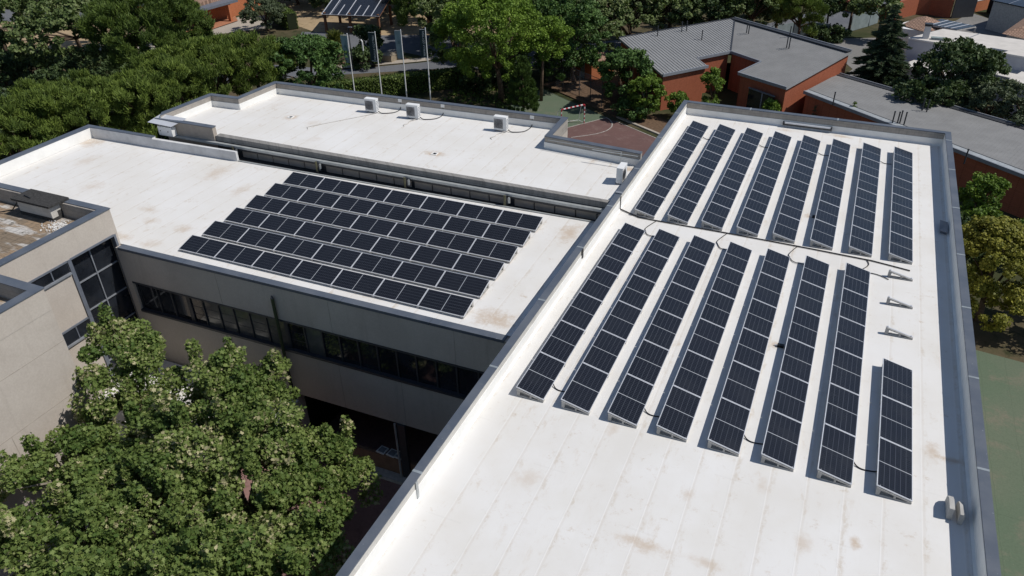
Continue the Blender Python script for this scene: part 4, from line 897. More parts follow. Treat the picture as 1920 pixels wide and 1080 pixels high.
# street lamp and post near the car park
b = MB(); b.tube([(-49.75, 62.3, G), (-49.75, 62.3, G + 5.6)], [.07, .05], 'dark_metal', 8); t = thing('street_lamp', 'dark slim street lamp behind the leftmost flagpole', 'street lamp', (-49.75, 62.3, G)); b.build('pole', t)
b = MB(); b.beam((-49.75, 62.3, G + 5.4), (-49.2, 62.3, G + 5.45), .2, .08, 'frame_light'); b.build('lamp_head', t)
t = thing('bollard_light', 'short post with white cylindrical head beside the dark banner', 'lamp post', (-48.4, 63.0, G)); b = MB(); b.tube([(-48.4, 63.0, G), (-48.4, 63.0, G + 2.5)], .04, 'frame_grey', 8); b.build('pole', t)
b = MB(); b.tube([(-48.4, 63.0, G + 2.5), (-48.4, 63.0, G + 3.6), (-48.55, 62.95, G + 3.85)], .1, 'white_metal', 8); b.build('head', t)
# wires
# carport with solar roof
t = thing('carport', 'timber carport with solar panel roof behind the flagpoles', 'carport', (-60.5, 79, G))
c0, c1, c2, c3 = Vector((-64.31, 76.49, -9.3)), Vector((-55.55, 78.24, -9.3)), Vector((-57.2, 84.6, -7.9)), Vector((-66.0, 82.9, -7.9))
b = MB(); b.face([c0, c1, c2, c3], 'pv', [(0, 0), (72, 0), (72, 20), (0, 20)]); dn = Vector((0, 0, -.16)); b.face([c3 + dn, c2 + dn, c1 + dn, c0 + dn], 'timber')
for p, q in ((c0, c1), (c1, c2), (c2, c3), (c3, c0)): b.face([p + dn, q + dn, q, p], 'timber')
b.build('solar_roof', t)
b = MB()
up = (c1 - c0).cross(c3 - c0).normalized()
for k in range(1, 7):
    u = k / 7; p, q = c0 + (c1 - c0) * u + up * .02, c3 + (c2 - c3) * u + up * .02
    if k in (2, 4, 5): q = p + (q - p) * .5
    b.beam(p, q, .12, .03, 'alu')
b.beam(c0 + up * .02, c1 + up * .02, .1, .04, 'alu'); b.beam(c0 + up * .02, c3 + up * .02, .12, .04, 'alu')
b.build('panel_rails', t)
for x, y in ((-64.2, 77.0), (-60.4, 77.8), (-56.0, 78.6), (-65.5, 82.4), (-57.3, 84.0)): b = MB(); b.box(x - .15, x + .15, y - .15, y + .15, G, -9.1, 'timber'); b.build('post', t)
# hut under the trees beside the carport
# stone wall and planter by the road
b = MB(); b.prism([(-49.6, 67.3), (-47.0, 69.6), (-46.6, 69.2), (-46.9, 66.9), (-49.2, 66.6)], G, G + .9, 'stone'); tag(b.build('stone_planter'), 'low rubble stone planter behind the second flagpole', 'planter')
b = MB(); b.prism([(-55.0, 64.9), (-51.6, 66.6), (-51.8, 67.0), (-55.2, 65.3)], G, G + .9, 'stone'); tag(b.build('stone_wall'), 'low rubble stone wall beside the leftmost flagpole', 'wall')
sheet('planted_bed', [(-54.8, 64.4), (-52, 62.9), (-44.6, 69.2), (-47.5, 69.8)], G + .03, 'soil')

# ------------------------------------------------------------------ houses
def house(name, label, base, polys, **k): pass
t = thing('brick_house', 'brick house with tiled roof and dark edged porch at the top left', 'house', (-86, 76, G))
b = MB(); b.prism([(-96, 72), (-85.2, 73), (-84.4, 80), (-84, 90), (-96, 90)], G, -9.3, 'brick_orange'); b.build('wall', t)
b = MB(); b.prism([(-97, 71.3), (-82.6, 71.1), (-81.9, 79.0), (-84.6, 80), (-83, 91), (-97, 91)], -9.3, -8.95, 'frame_grey'); b.build('porch_roof', t)
b = MB(); b.prism([(-95.5, 72), (-84.2, 72.6), (-83.8, 90), (-95.5, 90)], [-8.94] * 4, [-8.6, -8.6, -7.0, -7.0], 'tiles'); b.build('tiled_roof', t)
for x, y in ((-82.9, 72.4), (-82.4, 77.2)): b = MB(); b.box(x - .25, x + .25, y - .25, y + .25, G, -9.3, 'brick_orange'); b.build('pillar', t)
b = MB(); b.box(-84.7, -84.2, 73.5, 74.5, -10.8, -10.0, 'white_paint'); b.build('window', t)
sheet('house_terrace', [(-84.6, 69.5), (-81.8, 69.6), (-81.6, 77.8), (-84, 80)], G + .14, 'terracotta')

def flat_house(name, label, poly, zt_, root=None, part='', wall='house_wall', roof='house_roof'):
    t = root or thing(name, label, 'house', (poly[0][0], poly[0][1], G))
    b = MB(); b.prism(inset_poly(poly, .08), G, zt_ - .15, wall); b.build('wall', t)
    b = MB(); b.prism(poly, zt_ - .15, zt_, 'white_paint', top=roof); b.build('roof', t); return t
t = flat_house('white_house', 'long white flat roofed house with a square chimney at the top right', [(13.58, 83.79), (21.14, 81.33), (22.03, 82.58), (23.73, 81.84), (23.01, 80.68), (25.03, 79.9), (40, 73.5), (43, 82), (25.74, 87.25), (17.39, 89.58)], -7.5)
b = MB(); b.box(15.1, 15.75, 84.1, 84.8, -7.5, -6.1, 'white_paint'); ch = b.build('chimney', t); b = MB(); b.box(15.02, 15.83, 84.02, 84.88, -6.1, -5.85, 'dark_metal'); b.build('cap', ch)
b = MB(); b.box(16.0, 17.6, 83.8, 84.5, -7.5, -7.25, 'screen'); b.build('skylight', t)
b = MB(); b.beam((18.1, 82.4, -7.47), (21.3, 88.5, -7.47), .1, .05, 'frame_light'); b.build('roof_joint', t)
flat_house('white_house', 'lower white flat roof half hidden by the dark trees', [(13.0, 79.2), (17.6, 77.4), (19.6, 80.4), (15.0, 83.0)], -9.6)
flat_house('white_house', 'small white flat roofed building at the right edge below the long house', [(21.9, 78.6), (30, 74), (32, 78), (22.6, 82.3)], -9.2)
flat_house('white_house', 'white walled annex behind the trees at the right edge', [(22.6, 71.8), (30, 68.2), (31.5, 72), (24.7, 76.6)], -8.2)
t = thing('tiled_house', 'house with pinkish clay tile roof beside the tall cedar', 'house', (15, 95, G))
b = MB(); b.prism([(12.8, 92.2), (15.4, 91.5), (19.2, 94.0), (17.2, 97.0), (14.8, 98.0), (12.8, 94.5)], G, -8.4, 'white_paint'); b.build('wall', t)
b = MB(); rid = (15.6, 94.8, -7.3); E4 = [(12.9, 93.4, -8.3), (15.5, 90.9, -8.3), (19.4, 94.0, -8.3), (17.4, 97.2, -8.3), (14.9, 98.6, -8.3)]
for p, q in zip(E4, E4[1:] + E4[:1]): b.face([p, q, rid], 'tiles')
b.build('roof', t)
t = thing('solar_canopy', 'small flat canopy covered with solar panels behind the white chimney', 'canopy', (18.3, 94, G))
q4 = [Vector((15.6, 93.0, -7.8)), Vector((19.1, 91.0, -7.8)), Vector((21.3, 93.7, -7.8)), Vector((17.5, 96.2, -7.8))]
b = MB(); b.prism([tuple(v[:2]) for v in q4], -8.0, -7.85, 'concrete_pale'); b.build('slab', t)
b = MB(); b.face(q4, 'pv', [(0, 0), (24, 0), (24, 12), (0, 12)]); b.build('solar_panel', t)
b = MB()
for k in range(1, 5): u = k / 5; p, q = q4[0] + (q4[1] - q4[0]) * u, q4[3] + (q4[2] - q4[3]) * u; b.beam(p + Vector((0, 0, .02)), q + Vector((0, 0, .02)), .12, .03, 'alu')
b.build('panel_rail', t)
for v in q4: b = MB(); b.box(v.x - .1, v.x + .1, v.y - .1, v.y + .1, G, -8.0, 'concrete'); b.build('post', t)
t = thing('tiled_house', 'house with brown pantile hipped roof at the right edge', 'house', (27, 97, G))
b = MB(); b.prism([(24.8, 93.2), (31, 88), (40, 97), (29, 104)], G, -8.4, 'concrete'); b.build('wall', t)
b = MB(); E4 = [(24.2, 93.0, -8.3), (31.5, 87.4, -8.3), (41, 97, -8.3), (28.4, 105, -8.3)]; r1, r2 = (29, 96, -6.6), (33, 96.5, -6.6)
b.face([E4[0], E4[1], r2, r1], 'tiles'); b.face([E4[1], E4[2], r2], 'tiles'); b.face([E4[2], E4[3], r1, r2], 'tiles'); b.face([E4[3], E4[0], r1], 'tiles'); b.build('roof', t)
t = thing('solar_roof_building', 'building with a solar panel roof cut by the top right corner', 'building', (28, 112, G))
b = MB(); b.prism([(24.6, 111.0), (28.2, 107.8), (36, 104), (38, 116), (29, 118)], G, -8.2, 'concrete'); b.build('wall', t)
b = MB(); b.face([(24.3, 110.9, -8.0), (28.2, 107.5, -8.0), (38, 103, -8.0), (39, 117, -7.4), (29, 118, -7.4)], 'pv', [(0, 0), (24, 0), (60, 0), (60, 40), (0, 40)]); b.build('solar_roof', t)
def wallrun(label, pts, h, m, th=.25, name='garden_wall', cat='wall', cap=None):
    t = thing(name, label, cat, (pts[0][0], pts[0][1], G))
    b = MB()
    for i, (p, q) in enumerate(zip(pts[:-1], pts[1:])): b.beam((p[0], p[1], G + h / 2), (q[0], q[1], G + h / 2 + .002 * i), th, h, m)
    b.build('wall', t)
    if cap:
        b = MB()
        for i, (p, q) in enumerate(zip(pts[:-1], pts[1:])): b.beam((p[0], p[1], G + h + .03), (q[0], q[1], G + h + .034), th + .08, .06, cap)
        b.build('wall_cap', t)
    return t
wallrun('orange brick garden wall with dark panels at the top right', [(12.5, 112.5), (15.5, 117.2), (17.3, 117.8), (20.2, 116.4)], 2.6, 'brick')
wallrun('dark grey screened fence beside the paved yard', [(20.4, 116.3), (23.4, 118.4)], 3.4, 'dark_metal', .15, 'screen_fence', 'fence')
wallrun('long orange brick wall with pale cap behind the paved yard', [(23.6, 121.6), (26.2, 125.2), (28.5, 130)], 1.6, 'brick_orange', .3, cap='concrete_pale')
wallrun('brown brick wall running along the far road', [(2, 118), (12.4, 112.4)], 1.6, 'brick', .3)
wallrun('dark boundary wall beside the tiled house at the right', [(25.6, 122.3), (30.8, 111.5), (34, 106)], 2.2, 'void', .3, cap='path')
t = thing('screen_fence', 'pale grey fence panels along the road behind the brick building', 'fence', (0, 97, G))
ff = [(-3.2, 93.2), (-.2, 96.9), (2.2, 97.9), (4.4, 97.6)]
for p, q in zip(ff[:-1], ff[1:]): b = MB(); b.beam((p[0], p[1], G + 1.1), (q[0], q[1], G + 1.1), .06, 2.1, 'screen'); b.build('fence_panel', t)
for p in ff: b = MB(); b.box(p[0] - .06, p[0] + .06, p[1] - .1, p[1] + .1, G, G + 2.25, 'dark_metal'); b.build('post', t)
t = thing('screen_fence', 'grey fence panels between the road trees and the cedar', 'fence', (8, 105, G))
for p, q in (((7.0, 103.2), (9.2, 107.0)), ((9.3, 107.2), (10.4, 109.6))): b = MB(); b.beam((*p, G + 1.2), (*q, G + 1.2), .06, 2.3, 'screen'); b.build('fence_panel', t)
wallrun('white garden wall with vertical slats behind the dark trees at right', [(-115, 60), (-99, 66)], .5, 'stone', .3)['label'] = 'low stone edging beside the dry ground at the top left'
t = wallrun('dark solid fence behind the rounded pines at left', [(-110, 39), (-93, 48.5), (-77, 54.5), (-66, 60)], 2.0, 'void', .1, 'garden_fence', 'fence')
wallrun('short pale wall end beside the yellow slide', [(12.6, 100), (13.2, 94.5)], 1.4, 'concrete_pale', .2)
t = thing('yellow_slide', 'small yellow play slide glimpsed beside the cedar', 'slide', (12.5, 90, G))
b = MB(); b.beam((12.2, 89.2, G + 1.9), (13.0, 91.0, G + .2), .6, .08, 'yellow'); b.build('chute', t)
b = MB(); b.beam((12.15, 89.0, G), (12.15, 89.0, G + 2.1), .5, .1, 'yellow'); b.build('ladder', t)

# ------------------------------------------------------------------ trees
LEAF = {'quad': np.array([(-.5, 0), (0, -.36), (.5, 0), (0, .36)]),
        'needle': np.array([(-.5, -.09), (.5, -.04), (.5, .04), (-.5, .09)]),
        'lobed': np.array([(-.5, 0), (-.22, -.20), (-.30, -.46), (.0, -.30), (.18, -.50), (.26, -.16), (.55, 0), (.26, .16), (.18, .50), (.0, .30), (-.30, .46), (-.22, .20)])}
def leaves(name, pos, outw, size, tint, mat, shape, upbias, align, root, seed):
    g = np.random.default_rng(seed); n = len(pos); T = LEAF[shape]; k = len(T)
    rnd = g.normal(size=(n, 3)); rnd /= np.linalg.norm(rnd, axis=1)[:, None]
    if shape == 'needle':
        ax = outw * align + rnd * (1 - align) + np.array([0, 0, upbias]); ax /= np.linalg.norm(ax, axis=1)[:, None]
        o2 = g.normal(size=(n, 3)); ay = np.cross(ax, o2); ay /= np.linalg.norm(ay, axis=1)[:, None]
    else:
        nr = outw * align + rnd * (1 - align) + np.array([0, 0, upbias]); nr /= np.linalg.norm(nr, axis=1)[:, None]
        o2 = g.normal(size=(n, 3)); ax = np.cross(nr, o2); ax /= np.linalg.norm(ax, axis=1)[:, None]; ay = np.cross(nr, ax)
    sz = size * g.uniform(.45, 1.55, n)
    V = pos[:, None, :] + (ax[:, None, :] * T[None, :, :1] + ay[:, None, :] * T[None, :, 1:]) * sz[:, None, None]
    me = bpy.data.meshes.new(name); me.vertices.add(n * k); me.vertices.foreach_set('co', V.reshape(-1).astype(np.float32))
    me.loops.add(n * k); me.loops.foreach_set('vertex_index', np.arange(n * k, dtype=np.int32))
    me.polygons.add(n); me.polygons.foreach_set('loop_start', np.arange(0, n * k, k, dtype=np.int32)); me.polygons.foreach_set('loop_total', np.full(n, k, dtype=np.int32))
    me.update(calc_edges=True); at = me.attributes.new('tint', 'FLOAT', 'FACE'); at.data.foreach_set('value', tint.astype(np.float32))
    me.materials.append(mat); o = bpy.data.objects.new(name, me); COL.objects.link(o)
    if root is not None: o.parent = root
    return o
def clumps(blobs, per, seed, r_in=.78):
    g = np.random.default_rng(seed); out = []
    for i, (c, r) in enumerate(blobs):
        c, r = np.array(c, float), np.array(r, float); m = max(6, int(per * (r[0] * r[1] + r[0] * r[2] + r[1] * r[2]) / 3))
        d = g.normal(size=(m, 3)); d /= np.linalg.norm(d, axis=1)[:, None]; d[:, 2] = np.where(d[:, 2] < -.55, -d[:, 2], d[:, 2])
        k = g.uniform(r_in, 1.0, m); k[: m // 6] *= .55; p = c + d * r * k[:, None]
        keep = np.ones(m, bool)
        for j, (c2, r2) in enumerate(blobs):
            if j != i: keep &= (((p - np.array(c2)) / (np.array(r2) * .72)) ** 2).sum(1) > 1
        for q, dd in zip(p[keep], d[keep]): out.append((q, dd))
    return out
# kind: shape, leaf size, leaves per clump, clumps per m2, clump radius, up bias, outward align
KIND = {'pine': ('needle', .31, 250, 7.0, .56, .6, .45), 'pine2': ('needle', .36, 230, 5.8, .66, .5, .45), 'dark': ('quad', .25, 130, 6.0, .58, .3, .35), 'dim': ('quad', .28, 120, 5.2, .64, .3, .3),
        'plane': ('quad', .32, 90, 5.2, .58, .5, .3), 'bright': ('quad', .18, 230, 6.4, .70, .3, .2), 'olive': ('quad', .20, 130, 8.0, .46, .3, .3), 'bamboo': ('quad', .20, 90, 14, .36, .3, .3),
        'cypress': ('needle', .30, 140, 34, .24, .9, .5), 'ochre': ('quad', .16, 200, 19, .42, .4, .45), 'blue': ('needle', .28, 130, 11, .42, .4, .5), 'hedge': ('quad', .12, 90, 4.0, .3, .3, .3)}
seedc = [100]
def tree(name, label, kind, blobs, base, trunk_r=.18, cat='tree', bark='bark', limbs=9, group=None, fol=None, gap=1.0, trunk=True):
    seedc[0] += 1; sd_ = seedc[0]; g = np.random.default_rng(sd_); shape, ls, lp, per, cr_, ub, al = KIND[kind]
    root = thing(name, label, cat, base, 0, group); cl = clumps(blobs, per * gap, sd_)
    pos, outw, tint = [], [], []
    zs = [c[0][2] for c in cl]; z0, z1 = min(zs), max(zs)
    for q, d in cl:
        m = int(lp * g.uniform(.6, 1.4)); cr2 = cr_ * g.uniform(.7, 1.3); sc_ = np.array([1, 1, .72])
        if kind == 'plane_near':
            m = int(m * g.choice([.55, .85, 1.15])); u = g.random()
            if u < .24: q = q + d * g.uniform(.1, .35) + np.array([0, 0, g.uniform(.1, .5)]); cr2 *= .7; sc_ = np.array([.7, .7, 1.5])
            elif u < .4: q = q + d * g.uniform(.1, .35); sc_ = np.array([1.3, 1.3, .5])
        e = g.normal(size=(m, 3)); e /= np.linalg.norm(e, axis=1)[:, None]; rr = g.uniform(.15, 1, m) ** .5
        off = e * rr[:, None] * cr2 * sc_; pos.append(q + off); ow = e + d * .4; ow /= np.linalg.norm(ow, axis=1)[:, None]; outw.append(ow)
        tint.append(np.clip(g.uniform(.15, .85) + g.normal(0, .2, m), 0, 1))
    pos = np.concatenate(pos) - np.array(base); leaves('crown', pos, np.concatenate(outw), ls, np.concatenate(tint), F[fol or kind], shape, ub, al, root, sd_)
    if trunk:
        b = MB(); B_ = Vector(base); c0 = Vector(np.mean([bb[0] for bb in blobs], axis=0)); zlow = min(bb[0][2] - bb[1][2] * .6 for bb in blobs); fork = Vector((B_.x + (c0.x - B_.x) * .4, B_.y + (c0.y - B_.y) * .4, max(B_.z + .8, min(zlow + .4, c0.z))))
        b.tube([B_ - Vector((0, 0, .1)), B_ + (fork - B_) * .5 + Vector((g.normal(0, .08), g.normal(0, .08), 0)), fork], [trunk_r * 1.25, trunk_r, trunk_r * .8], bark, 8)
        order = g.permutation(len(cl))[:limbs]
        for oi in order:
            q = Vector(cl[oi][0]); mid_ = fork.lerp(q, .5) + Vector((g.normal(0, .2), g.normal(0, .2), .25)); b.tube([fork - Vector((0, 0, .1)), mid_, q], [trunk_r * .55, trunk_r * .3, trunk_r * .08], bark, 5)
        b.build('trunk', root, smooth=True)
    return root
def blobset(c, rx, rz, n, seed, spread=.55, rk=.55):
    g = np.random.default_rng(seed); out = [(c, (rx * .78, rx * .78, rz * .85)), ((c[0], c[1], c[2] - rz * .45), (rx * .8, rx * .8, rz * .6))]
    for i in range(n):
        a = i * 2 * PI / n + g.uniform(0, .8); e = g.uniform(-.45, .8); rr = rx * spread
        out.append(((c[0] + rr * math.cos(a), c[1] + rr * math.sin(a), c[2] + rz * .45 * e), (rx * rk * g.uniform(.75, 1.1),) * 2 + (rz * rk * g.uniform(.8, 1.1),)))
    return out
TL = [
 ('pine_tree', 'rounded pine at the far left edge, lowest of the pine row', 'pine', (-53.5, 19.4, -6.2), 4.2, 3.2, None),
 ('pine_tree', 'second rounded pine from the left behind the white parapet', 'pine', (-54.5, 24.0, -5.7), 4.4, 3.3, None),
 ('pine_tree', 'rounded pine in the middle of the left pine row', 'pine', (-52.3, 26.8, -5.8), 4.2, 3.2, None),
 ('pine_tree', 'rounded pine with bare trunk just left of the rear roof corner', 'pine', (-49.9, 29.6, -5.8), 4.0, 3.2, None),
 ('pine_tree', 'rounded pine rising above the metal covered cabinet', 'pine', (-50.1, 34.0, -5.7), 4.1, 3.4, None),
 ('pine_tree', 'tall rounded pine behind the rear roof notch', 'pine', (-50.7, 39.3, -5.6), 4.3, 3.5, None),
 ('pine_tree', 'rightmost rounded pine of the row, next to the dark broadleaf tree', 'pine', (-49.3, 44.0, -5.8), 4.1, 3.4, None),
 ('broadleaf_tree', 'dark green broadleaf tree at the right end of the pine row', 'dark', (-45.7, 48.2, -7.0), 4.5, 3.8, None),
 ('pine_tree', 'big dark pine with wide dense crown at the top left', 'pine2', (-59.5, 40.3, -2.3), 5.4, 4.2, (-74.0, 50.5)),
 ('pine_tree', 'dark pine beside the brick house porch', 'pine2', (-62.2, 48.6, -4.3), 3.1, 3.2, (-72, 56)),
 ('plane_tree', 'pale leaved tall tree with leaning trunk at the top left', 'plane', (-68.5, 38.4, -3.2), 5.0, 4.2, (-82.5, 50.6)),
 ('plane_tree', 'pale leaved tree in the top left corner', 'plane', (-80.5, 43.8, -3.0), 4.3, 3.0, (-96.1, 54.7)),
 ('broadleaf_tree', 'dark tree at the left edge above the pine row', 'dim', (-75.5, 34.4, -7.2), 2.4, 2.9, None),
 ('olive_tree', 'grey green round tree beside the brick porch', 'olive', (-73.3, 74.4, -9.3), 3.3, 2.2, None),
 ('broadleaf_tree', 'dark tree behind the trimmed hedge left of the carport', 'dim', (-72.0, 88.0, -8.0), 5.0, 3.6, None),
 ('broadleaf_tree', 'dark tree behind the carport roof', 'dim', (-64.0, 92.0, -8.0), 5.0, 3.6, None),
 ('pine_tree', 'very dark pine right of the carport', 'pine2', (-44.5, 73.0, -5.0), 5.2, 4.4, (-45.5, 76.0)),
 ('pine_tree', 'dark pine at the top edge above the flags', 'pine2', (-46.0, 82.0, -6.0), 4.6, 3.8, None),
 ('broadleaf_tree', 'dull green tree left of the bright tall tree', 'plane', (-35.5, 63.2, -6.0), 4.0, 5.2, None),
 ('broadleaf_tree', 'bright green tall tree in the middle behind the rear roof', 'bright', (-27.8, 57.6, -4.2), 5.9, 5.4, (-27.4, 58.6)),
 ('broadleaf_tree', 'lower bright green tree in front of the tall bright tree', 'bright', (-22.2, 59.6, -4.8), 2.8, 2.3, (-23.2, 60.2)),
 ('broadleaf_tree', 'dark green hanging tree between the bright tree and brick hut', 'dark', (-22.3, 66.2, -6.4), 4.7, 5.0, (-21.8, 67.5)),
 ('plane_tree', 'dull olive crown just left of the brick building roof', 'plane', (-22.5, 75.5, -6.3), 4.5, 4.4, (-16.2, 83.0)),
 ('plane_tree', 'tree behind the left corner of the ribbed roof', 'plane', (-19.3, 81.0, -6.2), 4.3, 3.2, None),
 ('plane_tree', 'tree behind the middle of the left ribbed roof', 'plane', (-14.9, 84.5, -6.2), 4.3, 3.0, None),
 ('plane_tree', 'tree behind the peak of the brick building roof', 'dim', (-9.9, 87.0, -6.2), 4.2, 3.0, None),
 ('plane_tree', 'tree just right of the roof peak at the top edge', 'plane', (-5.2, 89.0, -6.2), 3.8, 2.8, None),
 ('broadleaf_tree', 'dark tree between the roof peak and the yellowish pine', 'dim', (-2.4, 92.5, -6.4), 3.0, 2.8, None),
 ('pine_tree', 'yellowish pine beyond the right slope of the brick roof', 'pine', (0.9, 89.0, -6.6), 3.2, 2.9, None),
 ('broadleaf_tree', 'small street tree with forked trunk near the road', 'plane', (6.6, 101.2, -7.8), 2.6, 1.7, None),
 ('broadleaf_tree', 'small bright street tree left of the cedar top', 'plane', (10.4, 99.4, -7.8), 2.4, 1.9, None),
 ('broadleaf_tree', 'dark reddish small tree beside the road', 'dim', (3.6, 100.4, -8.4), 1.6, 1.5, None),
 ('broadleaf_tree', 'dark bushy tree at the court corner by the brick wall', 'dark', (-13.9, 61.8, -8.7), 3.1, 3.4, None),
 ('shrub', 'fresh green tall shrub in front of the shaded brick wall', 'bamboo', (-10.9, 59.0, -9.6), 1.9, 2.6, None),
 ('shrub', 'slim fresh green tree in front of the notched brick wall', 'bamboo', (-5.0, 64.0, -9.4), 1.0, 2.2, None),
 ('shrub', 'small fresh green shrub in front of the sunlit brick wall', 'bamboo', (-7.7, 60.3, -10.4), 1.2, 1.4, None),
 ('shrub', 'small green shrub below the grey eaves of the brick building', 'bamboo', (1.5, 61.9, -10.4), .8, 1.1, None),
 ('broadleaf_tree', 'big dark tree right of the cedar', 'dim', (17.6, 69.0, -6.8), 4.1, 3.4, None),
 ('broadleaf_tree', 'dark tree behind the grey roof, in front of the big dark tree', 'dim', (16.2, 65.2, -8.4), 3.0, 2.3, None),
 ('olive_tree', 'grey green tree at the right behind the long grey roof', 'olive', (21.0, 64.9, -8.3), 2.9, 2.3, None),
 ('olive_tree', 'grey green tree cut by the right edge behind the grey roof', 'olive', (24.2, 62.6, -8.5), 2.6, 2.0, None),
 ('broadleaf_tree', 'dark tree in front of the white house', 'dim', (20.2, 72.6, -7.4), 2.6, 2.0, None),
 ('shrub', 'bright green tree between the right parapet and brick wall', 'bamboo', (18.6, 41.6, -7.8), 1.5, 1.7, None),
 ('shrub', 'lower bright green shrub behind the round ochre tree', 'bamboo', (18.9, 39.8, -9.4), 1.5, 1.6, None),
 ('shrub', 'small green shrub at the right edge behind the ochre tree', 'bamboo', (22.2, 39.6, -9.8), 1.0, 1.5, None),
 ('shrub', 'bluish green bush under the cedar', 'blue', (12.9, 70.9, -10.0), 1.9, 1.5, None),
 ('shrub', 'dark bushes beside the grey forecourt', 'dim', (4.2, 97.4, -11.0), 2.6, 1.1, None),
 ('shrub', 'dark shrub between the flagpoles and the palm', 'dim', (-49.3, 64.6, -10.9), 2.2, 1.3, None),
 ('shrub', 'dark shrub below the palm', 'dark', (-54.6, 64.2, -11.0), 1.6, 1.1, None),
 ('broadleaf_tree', 'dark tree behind the second flagpole', 'dim', (-51.8, 69.6, -9.8), 1.7, 1.9, None),
 ('shrub', 'dark shrub in the bed under the bright tree', 'dim', (-31.5, 62.5, -10.6), 3.4, 1.6, None),
 ('broadleaf_tree', 'dark round tree behind the pines near the solid fence', 'dim', (-66.5, 33.5, -8.0), 3.6, 3.0, None),
 ('broadleaf_tree', 'dull dark tree behind the far left pines', 'dim', (-66.0, 26.0, -8.2), 3.6, 2.8, None),
 ('broadleaf_tree', 'dark tree on the left edge between street and pines', 'dim', (-88.0, 41.0, -7.5), 3.6, 3.2, None),
 ('pine_tree', 'dark pine in the garden above the pine trunks', 'pine2', (-88.0, 58.0, -3.0), 4.6, 3.2, None),
 ('pine_tree', 'dark pine at the top edge left of the brick house', 'pine2', (-80.5, 61.0, -3.0), 4.6, 3.4, None),
 ('broadleaf_tree', 'dark tree at the top edge above the round grey green tree', 'dim', (-80.0, 90.5, -7.5), 4.6, 4.2, None),
 ('broadleaf_tree', 'dark tree at the top edge between porch and carport', 'dim', (-70.5, 93.5, -7.5), 4.8, 4.2, None),
 ('broadleaf_tree', 'dark tree directly behind the carport panels', 'dim', (-59.5, 90.0, -7.0), 4.6, 4.4, None),
 ('pine_tree', 'dark pine over the right end of the carport', 'pine2', (-52.5, 86.5, -5.5), 4.6, 4.2, None),
 ('pine_tree', 'dark pine at the top edge left of the tall bright tree', 'pine2', (-40.5, 78.5, -5.5), 4.8, 4.2, None),
 ('plane_tree', 'dull tree behind the tall bright tree at the top edge', 'dim', (-33.5, 74.5, -5.5), 4.8, 4.4, None),
 ('plane_tree', 'dark tree at the top edge right of the bright tree', 'dim', (-28.0, 80.0, -6.0), 4.8, 4.2, None),
 ('plane_tree', 'olive green street tree over the left end of the brick roof', 'plane', (-24.5, 84.0, -6.2), 4.4, 3.8, None),
 ('plane_tree', 'second olive green street tree behind the ribbed roof', 'plane', (-16.0, 89.0, -6.2), 4.4, 3.6, None),
 ('broadleaf_tree', 'dark street tree behind the olive green crowns', 'dim', (-11.5, 93.5, -6.2), 4.4, 3.6, None),
 ('broadleaf_tree', 'dark street tree at the top edge near the roof peak', 'dim', (-6.0, 96.5, -6.4), 4.2, 3.4, None),
 ('shrub', 'dark bush filling the gap behind the tall bright tree', 'dim', (-31.0, 66.5, -9.8), 3.4, 2.2, None),
 ('shrub', 'dark bush along the chain link fence', 'dark', (-24.6, 69.5, -9.8), 2.6, 2.2, None),
 ('shrub', 'low dark shrub at the foot of the brick wall by the court', 'dark', (-12.0, 58.9, -10.9), 2.0, 1.1, None),
 ('broadleaf_tree', 'fresh green tree in the shade between right parapet and brick wing', 'dim', (17.6, 37.0, -9.6), 2.2, 2.0, None),
 ('olive_tree', 'grey green tree behind the ridge of the long grey roof', 'olive', (19.0, 67.5, -8.2), 2.4, 2.0, None),
 ('broadleaf_tree', 'dark tree under the cedar beside the white flat roof', 'dim', (14.4, 68.2, -9.4), 2.2, 1.9, None),
 ('shrub', 'dark bush added as shade nearest the left edge behind the pines', 'dim', (-85.0, 44.4, -10.6), 3.6, 1.8, None),  # this and the next four bushes are added to supply the dark shade here
 ('shrub', 'dark bush added as shade left of the big pine trunk', 'dim', (-80.0, 47.0, -10.6), 3.6, 1.8, None),
 ('shrub', 'dark bush added as shade under the big dark pine', 'dim', (-74.5, 48.6, -10.6), 3.8, 1.8, None),
 ('shrub', 'dark bush added as shade right of the big pine trunk', 'dim', (-69.5, 51.0, -10.8), 3.6, 1.6, None),
 ('shrub', 'dark bush added as shade between the pine row and the street', 'dim', (-62.0, 47.5, -10.8), 3.6, 1.6, None),
 ('shrub', 'green bush between the dark broadleaf tree and hedge', 'dark', (-47.5, 52.8, -11.0), 2.2, 1.2, None),
]
for i, (nm, lab, kind, c, rx, rz, base) in enumerate(TL):
    bx, by = base if base else (c[0] + .3, c[1] + .2)
    tree(nm, lab, kind, blobset(c, rx, rz, 6 if rx > 1.6 else 4, i + 11), (bx, by, G), trunk_r=.07 + .04 * rx, cat='shrub' if nm == 'shrub' else 'tree', gap=.9 if rx > 3 else 1.1)
tree('broadleaf_tree', 'round ochre green tree right of the right parapet above the green court', 'ochre', [((18.7, 30.6, -8.1), (2.8, 2.8, 2.9)), ((19.8, 31.6, -7.6), (2.2, 2.2, 2.4)), ((17.8, 29.6, -9.3), (2.0, 2.0, 1.9)), ((18.8, 29.2, -9.6), (2.1, 2.1, 1.8)), ((18.4, 31.4, -7.0), (1.9, 1.9, 1.9))], (18.9, 31.0, G), .2)
tree('cypress_tree', 'dense dark cypress in front of the bright tree', 'cypress', [((-23.0, 54.4, -9.8), (1.6, 1.6, 2.4)), ((-23.0, 54.4, -8.0), (1.15, 1.15, 1.9)), ((-23.05, 54.4, -6.6), (.6, .6, 1.3)), ((-22.2, 54.0, -10.2), (1.1, 1.1, 1.7))], (-23.0, 54.4, G), .15)
